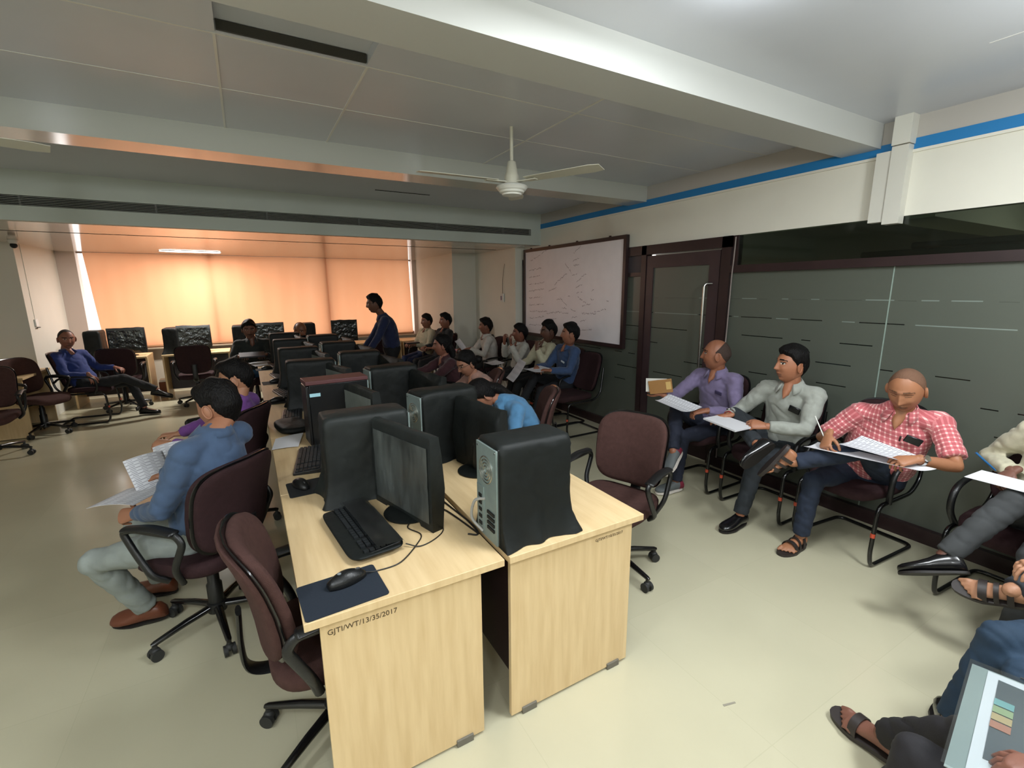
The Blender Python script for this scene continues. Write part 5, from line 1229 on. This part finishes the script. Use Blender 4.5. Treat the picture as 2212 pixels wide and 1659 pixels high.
o = MB().box((-.16, -.11, 0), (.16, .11, .022)).build('notebook', mat('slate_notebook', '3a3a42', .6), label='dark slate book held by the man at the end of the left row', cat='notebook', bevel=.004); o.location = (.0, 7.46, .865); o.rotation_euler = (math.radians(10), 0, .03)
held('paper_sheet', 'crumpled white paper in front of the bald man', [(.60, 7.74, .90), (.76, 7.72, .90), (.78, 7.76, 1.02), (.62, 7.78, 1.04)], M_paper, bend=.02)
o = MB().box((-.04, -.005, -.075), (.04, .005, .075)).build('mobile_phone', mat('phone_glass', '121417', .15), label='dark phone held up in front of the bald man', cat='phone', bevel=.004); o.location = (.68, 7.72, 1.05); o.rotation_euler = (.3, 1.45, 0)
held('paper_sheet', 'large printed sheet standing on the lap of the man in blue-grey', [(-.58, 2.90, .68), (-.44, 3.04, .68), (-.50, 3.16, .86), (-.66, 3.06, .86)], bend=.02)
held('paper_sheet', 'printed sheet curling behind the large one on the lap of the man in blue-grey', [(-.52, 3.08, .70), (-.38, 3.18, .70), (-.40, 3.32, .86), (-.56, 3.26, .86)], bend=.02)
held('paper_sheet', 'open leaflet in the left hand of the man in blue-grey', [(-.78, 2.84, .715), (-.58, 2.74, .725), (-.48, 2.94, .715), (-.66, 3.06, .705)], bend=.012)
e = empty('wrist_watch', pA['A']['L'][1].lerp(pA['A']['L'][0], .12), 0, 'steel watch on the left wrist of the man in red checks', 'watch')
def band(e, el, wr, r, wd, m, name, face=None):
    ax_ = (wr-el).normalized(); s0 = ax_.orthogonal().normalized(); s1 = ax_.cross(s0)
    mb = MB(); mb.rings([[s0*((r+dr)*math.cos(t*PI/12))+s1*((r+dr)*math.sin(t*PI/12))+ax_*h for t in range(24)] for dr, h in ((0, -wd/2), (.003, -wd/2), (.003, wd/2), (0, wd/2))], cap=False, close=True); mb.build(name, m, e)
    if face is not None:
        fv = (Vector(face)-ax_*ax_.dot(Vector(face))).normalized(); MB().tube([fv*(r+.001), fv*(r+.010)], .018, 20).build('dial', M_steel, e)
band(e, *pA['A']['L'], .028, .018, M_steel, 'strap', (-.6, -.5, .6))
e = empty('wrist_thread', pB['A']['R'][1].lerp(pB['A']['R'][0], .05), 0, 'red thread bracelet of the man in light grey', 'bracelet'); band(e, *pB['A']['R'], .030, .014, mat('red_thread', 'a82a30', .7), 'band')
e = empty('wrist_watch', pB['A']['R'][1].lerp(pB['A']['R'][0], .17), 0, 'watch beside the red thread of the man in light grey', 'watch'); band(e, *pB['A']['R'], .040, .014, M_steel, 'strap', (-.3, .2, .9))
# clear folder on the lap at the bottom right corner
def quad_pt(u, v, h=0):
    A, B, D = Vector((1.28, .27, .665)), Vector((1.72, .35, .67)), Vector((1.33, .0, .68)); X, Y = B-A, D-A; return A+X*u+Y*v+X.cross(-Y).normalized()*(-h if X.cross(-Y).z < 0 else h)
e = empty('clear_folder', (1.5, .18, .66), 0, 'clear plastic folder with printed covers on the lap, bottom right corner', 'folder')
def patch(name, pts, h, m, th=.0008):
    mb = MB(); P = [quad_pt(u, v, h)-Vector(e.location) for u, v in pts]; n = Vector((0, 0, th)); mb.rings([P, [p+n for p in P]]); return mb.build(name, m, e, smooth=False)
patch('back_sheet', ((0, 0), (1, 0), (1, 1.05), (0, 1.05)), 0, mat('grey_folder_film', '8f9a98', .3), .002)
patch('white_sheet', ((.03, .12), (.98, .12), (.98, 1.0), (.03, 1.0)), .004, M_paper)
patch('grey_cover', ((.18, .20), (.92, .20), (.90, .74), (.5, .74), (.32, .60), (.2, .5)), .006, mat('grey_print', '4a5258', .5))
for i, c in enumerate(('6fa0a0', '8fa078', 'b09a70', 'a8705c')): patch('colour_bar', ((.66-.07*i, .20), (.72-.07*i, .20), (.72-.07*i, .33), (.66-.07*i, .33)), .008, mat('print_bar_'+c, c, .5))
patch('white_oval', [(.45+.035*math.cos(t*PI/8), .58+.04*math.sin(t*PI/8)) for t in range(16)], .008, M_white)
patch('clear_sleeve', ((-.01, -.02), (1.01, -.02), (1.01, 1.06), (-.01, 1.06)), .012, clear_mat('clear_folder_film', 'f2f5f5', .02, .2))
cable([(1.74, .26, .69), (1.73, .20, .695), (1.62, .12, .70), (1.48, .04, .70)], 'black cord lying across the clear folder', M_cableb, .002)
# scuffs on the floor
e = MB().rings([[Vector((x, y, z)) for x, y in ((-.03, -.006), (.03, -.003), (.03, .005), (-.03, .004))] for z in (0.0003, .0012)]).build('paper_scrap', mat('scrap', '8f8a7c', .8), label='small grey scrap on the floor right of the desks', cat='scrap'); e.location = (1.62, 1.0, 0); e.rotation_euler = (0, 0, -.3)
bpy.context.view_layer.update()
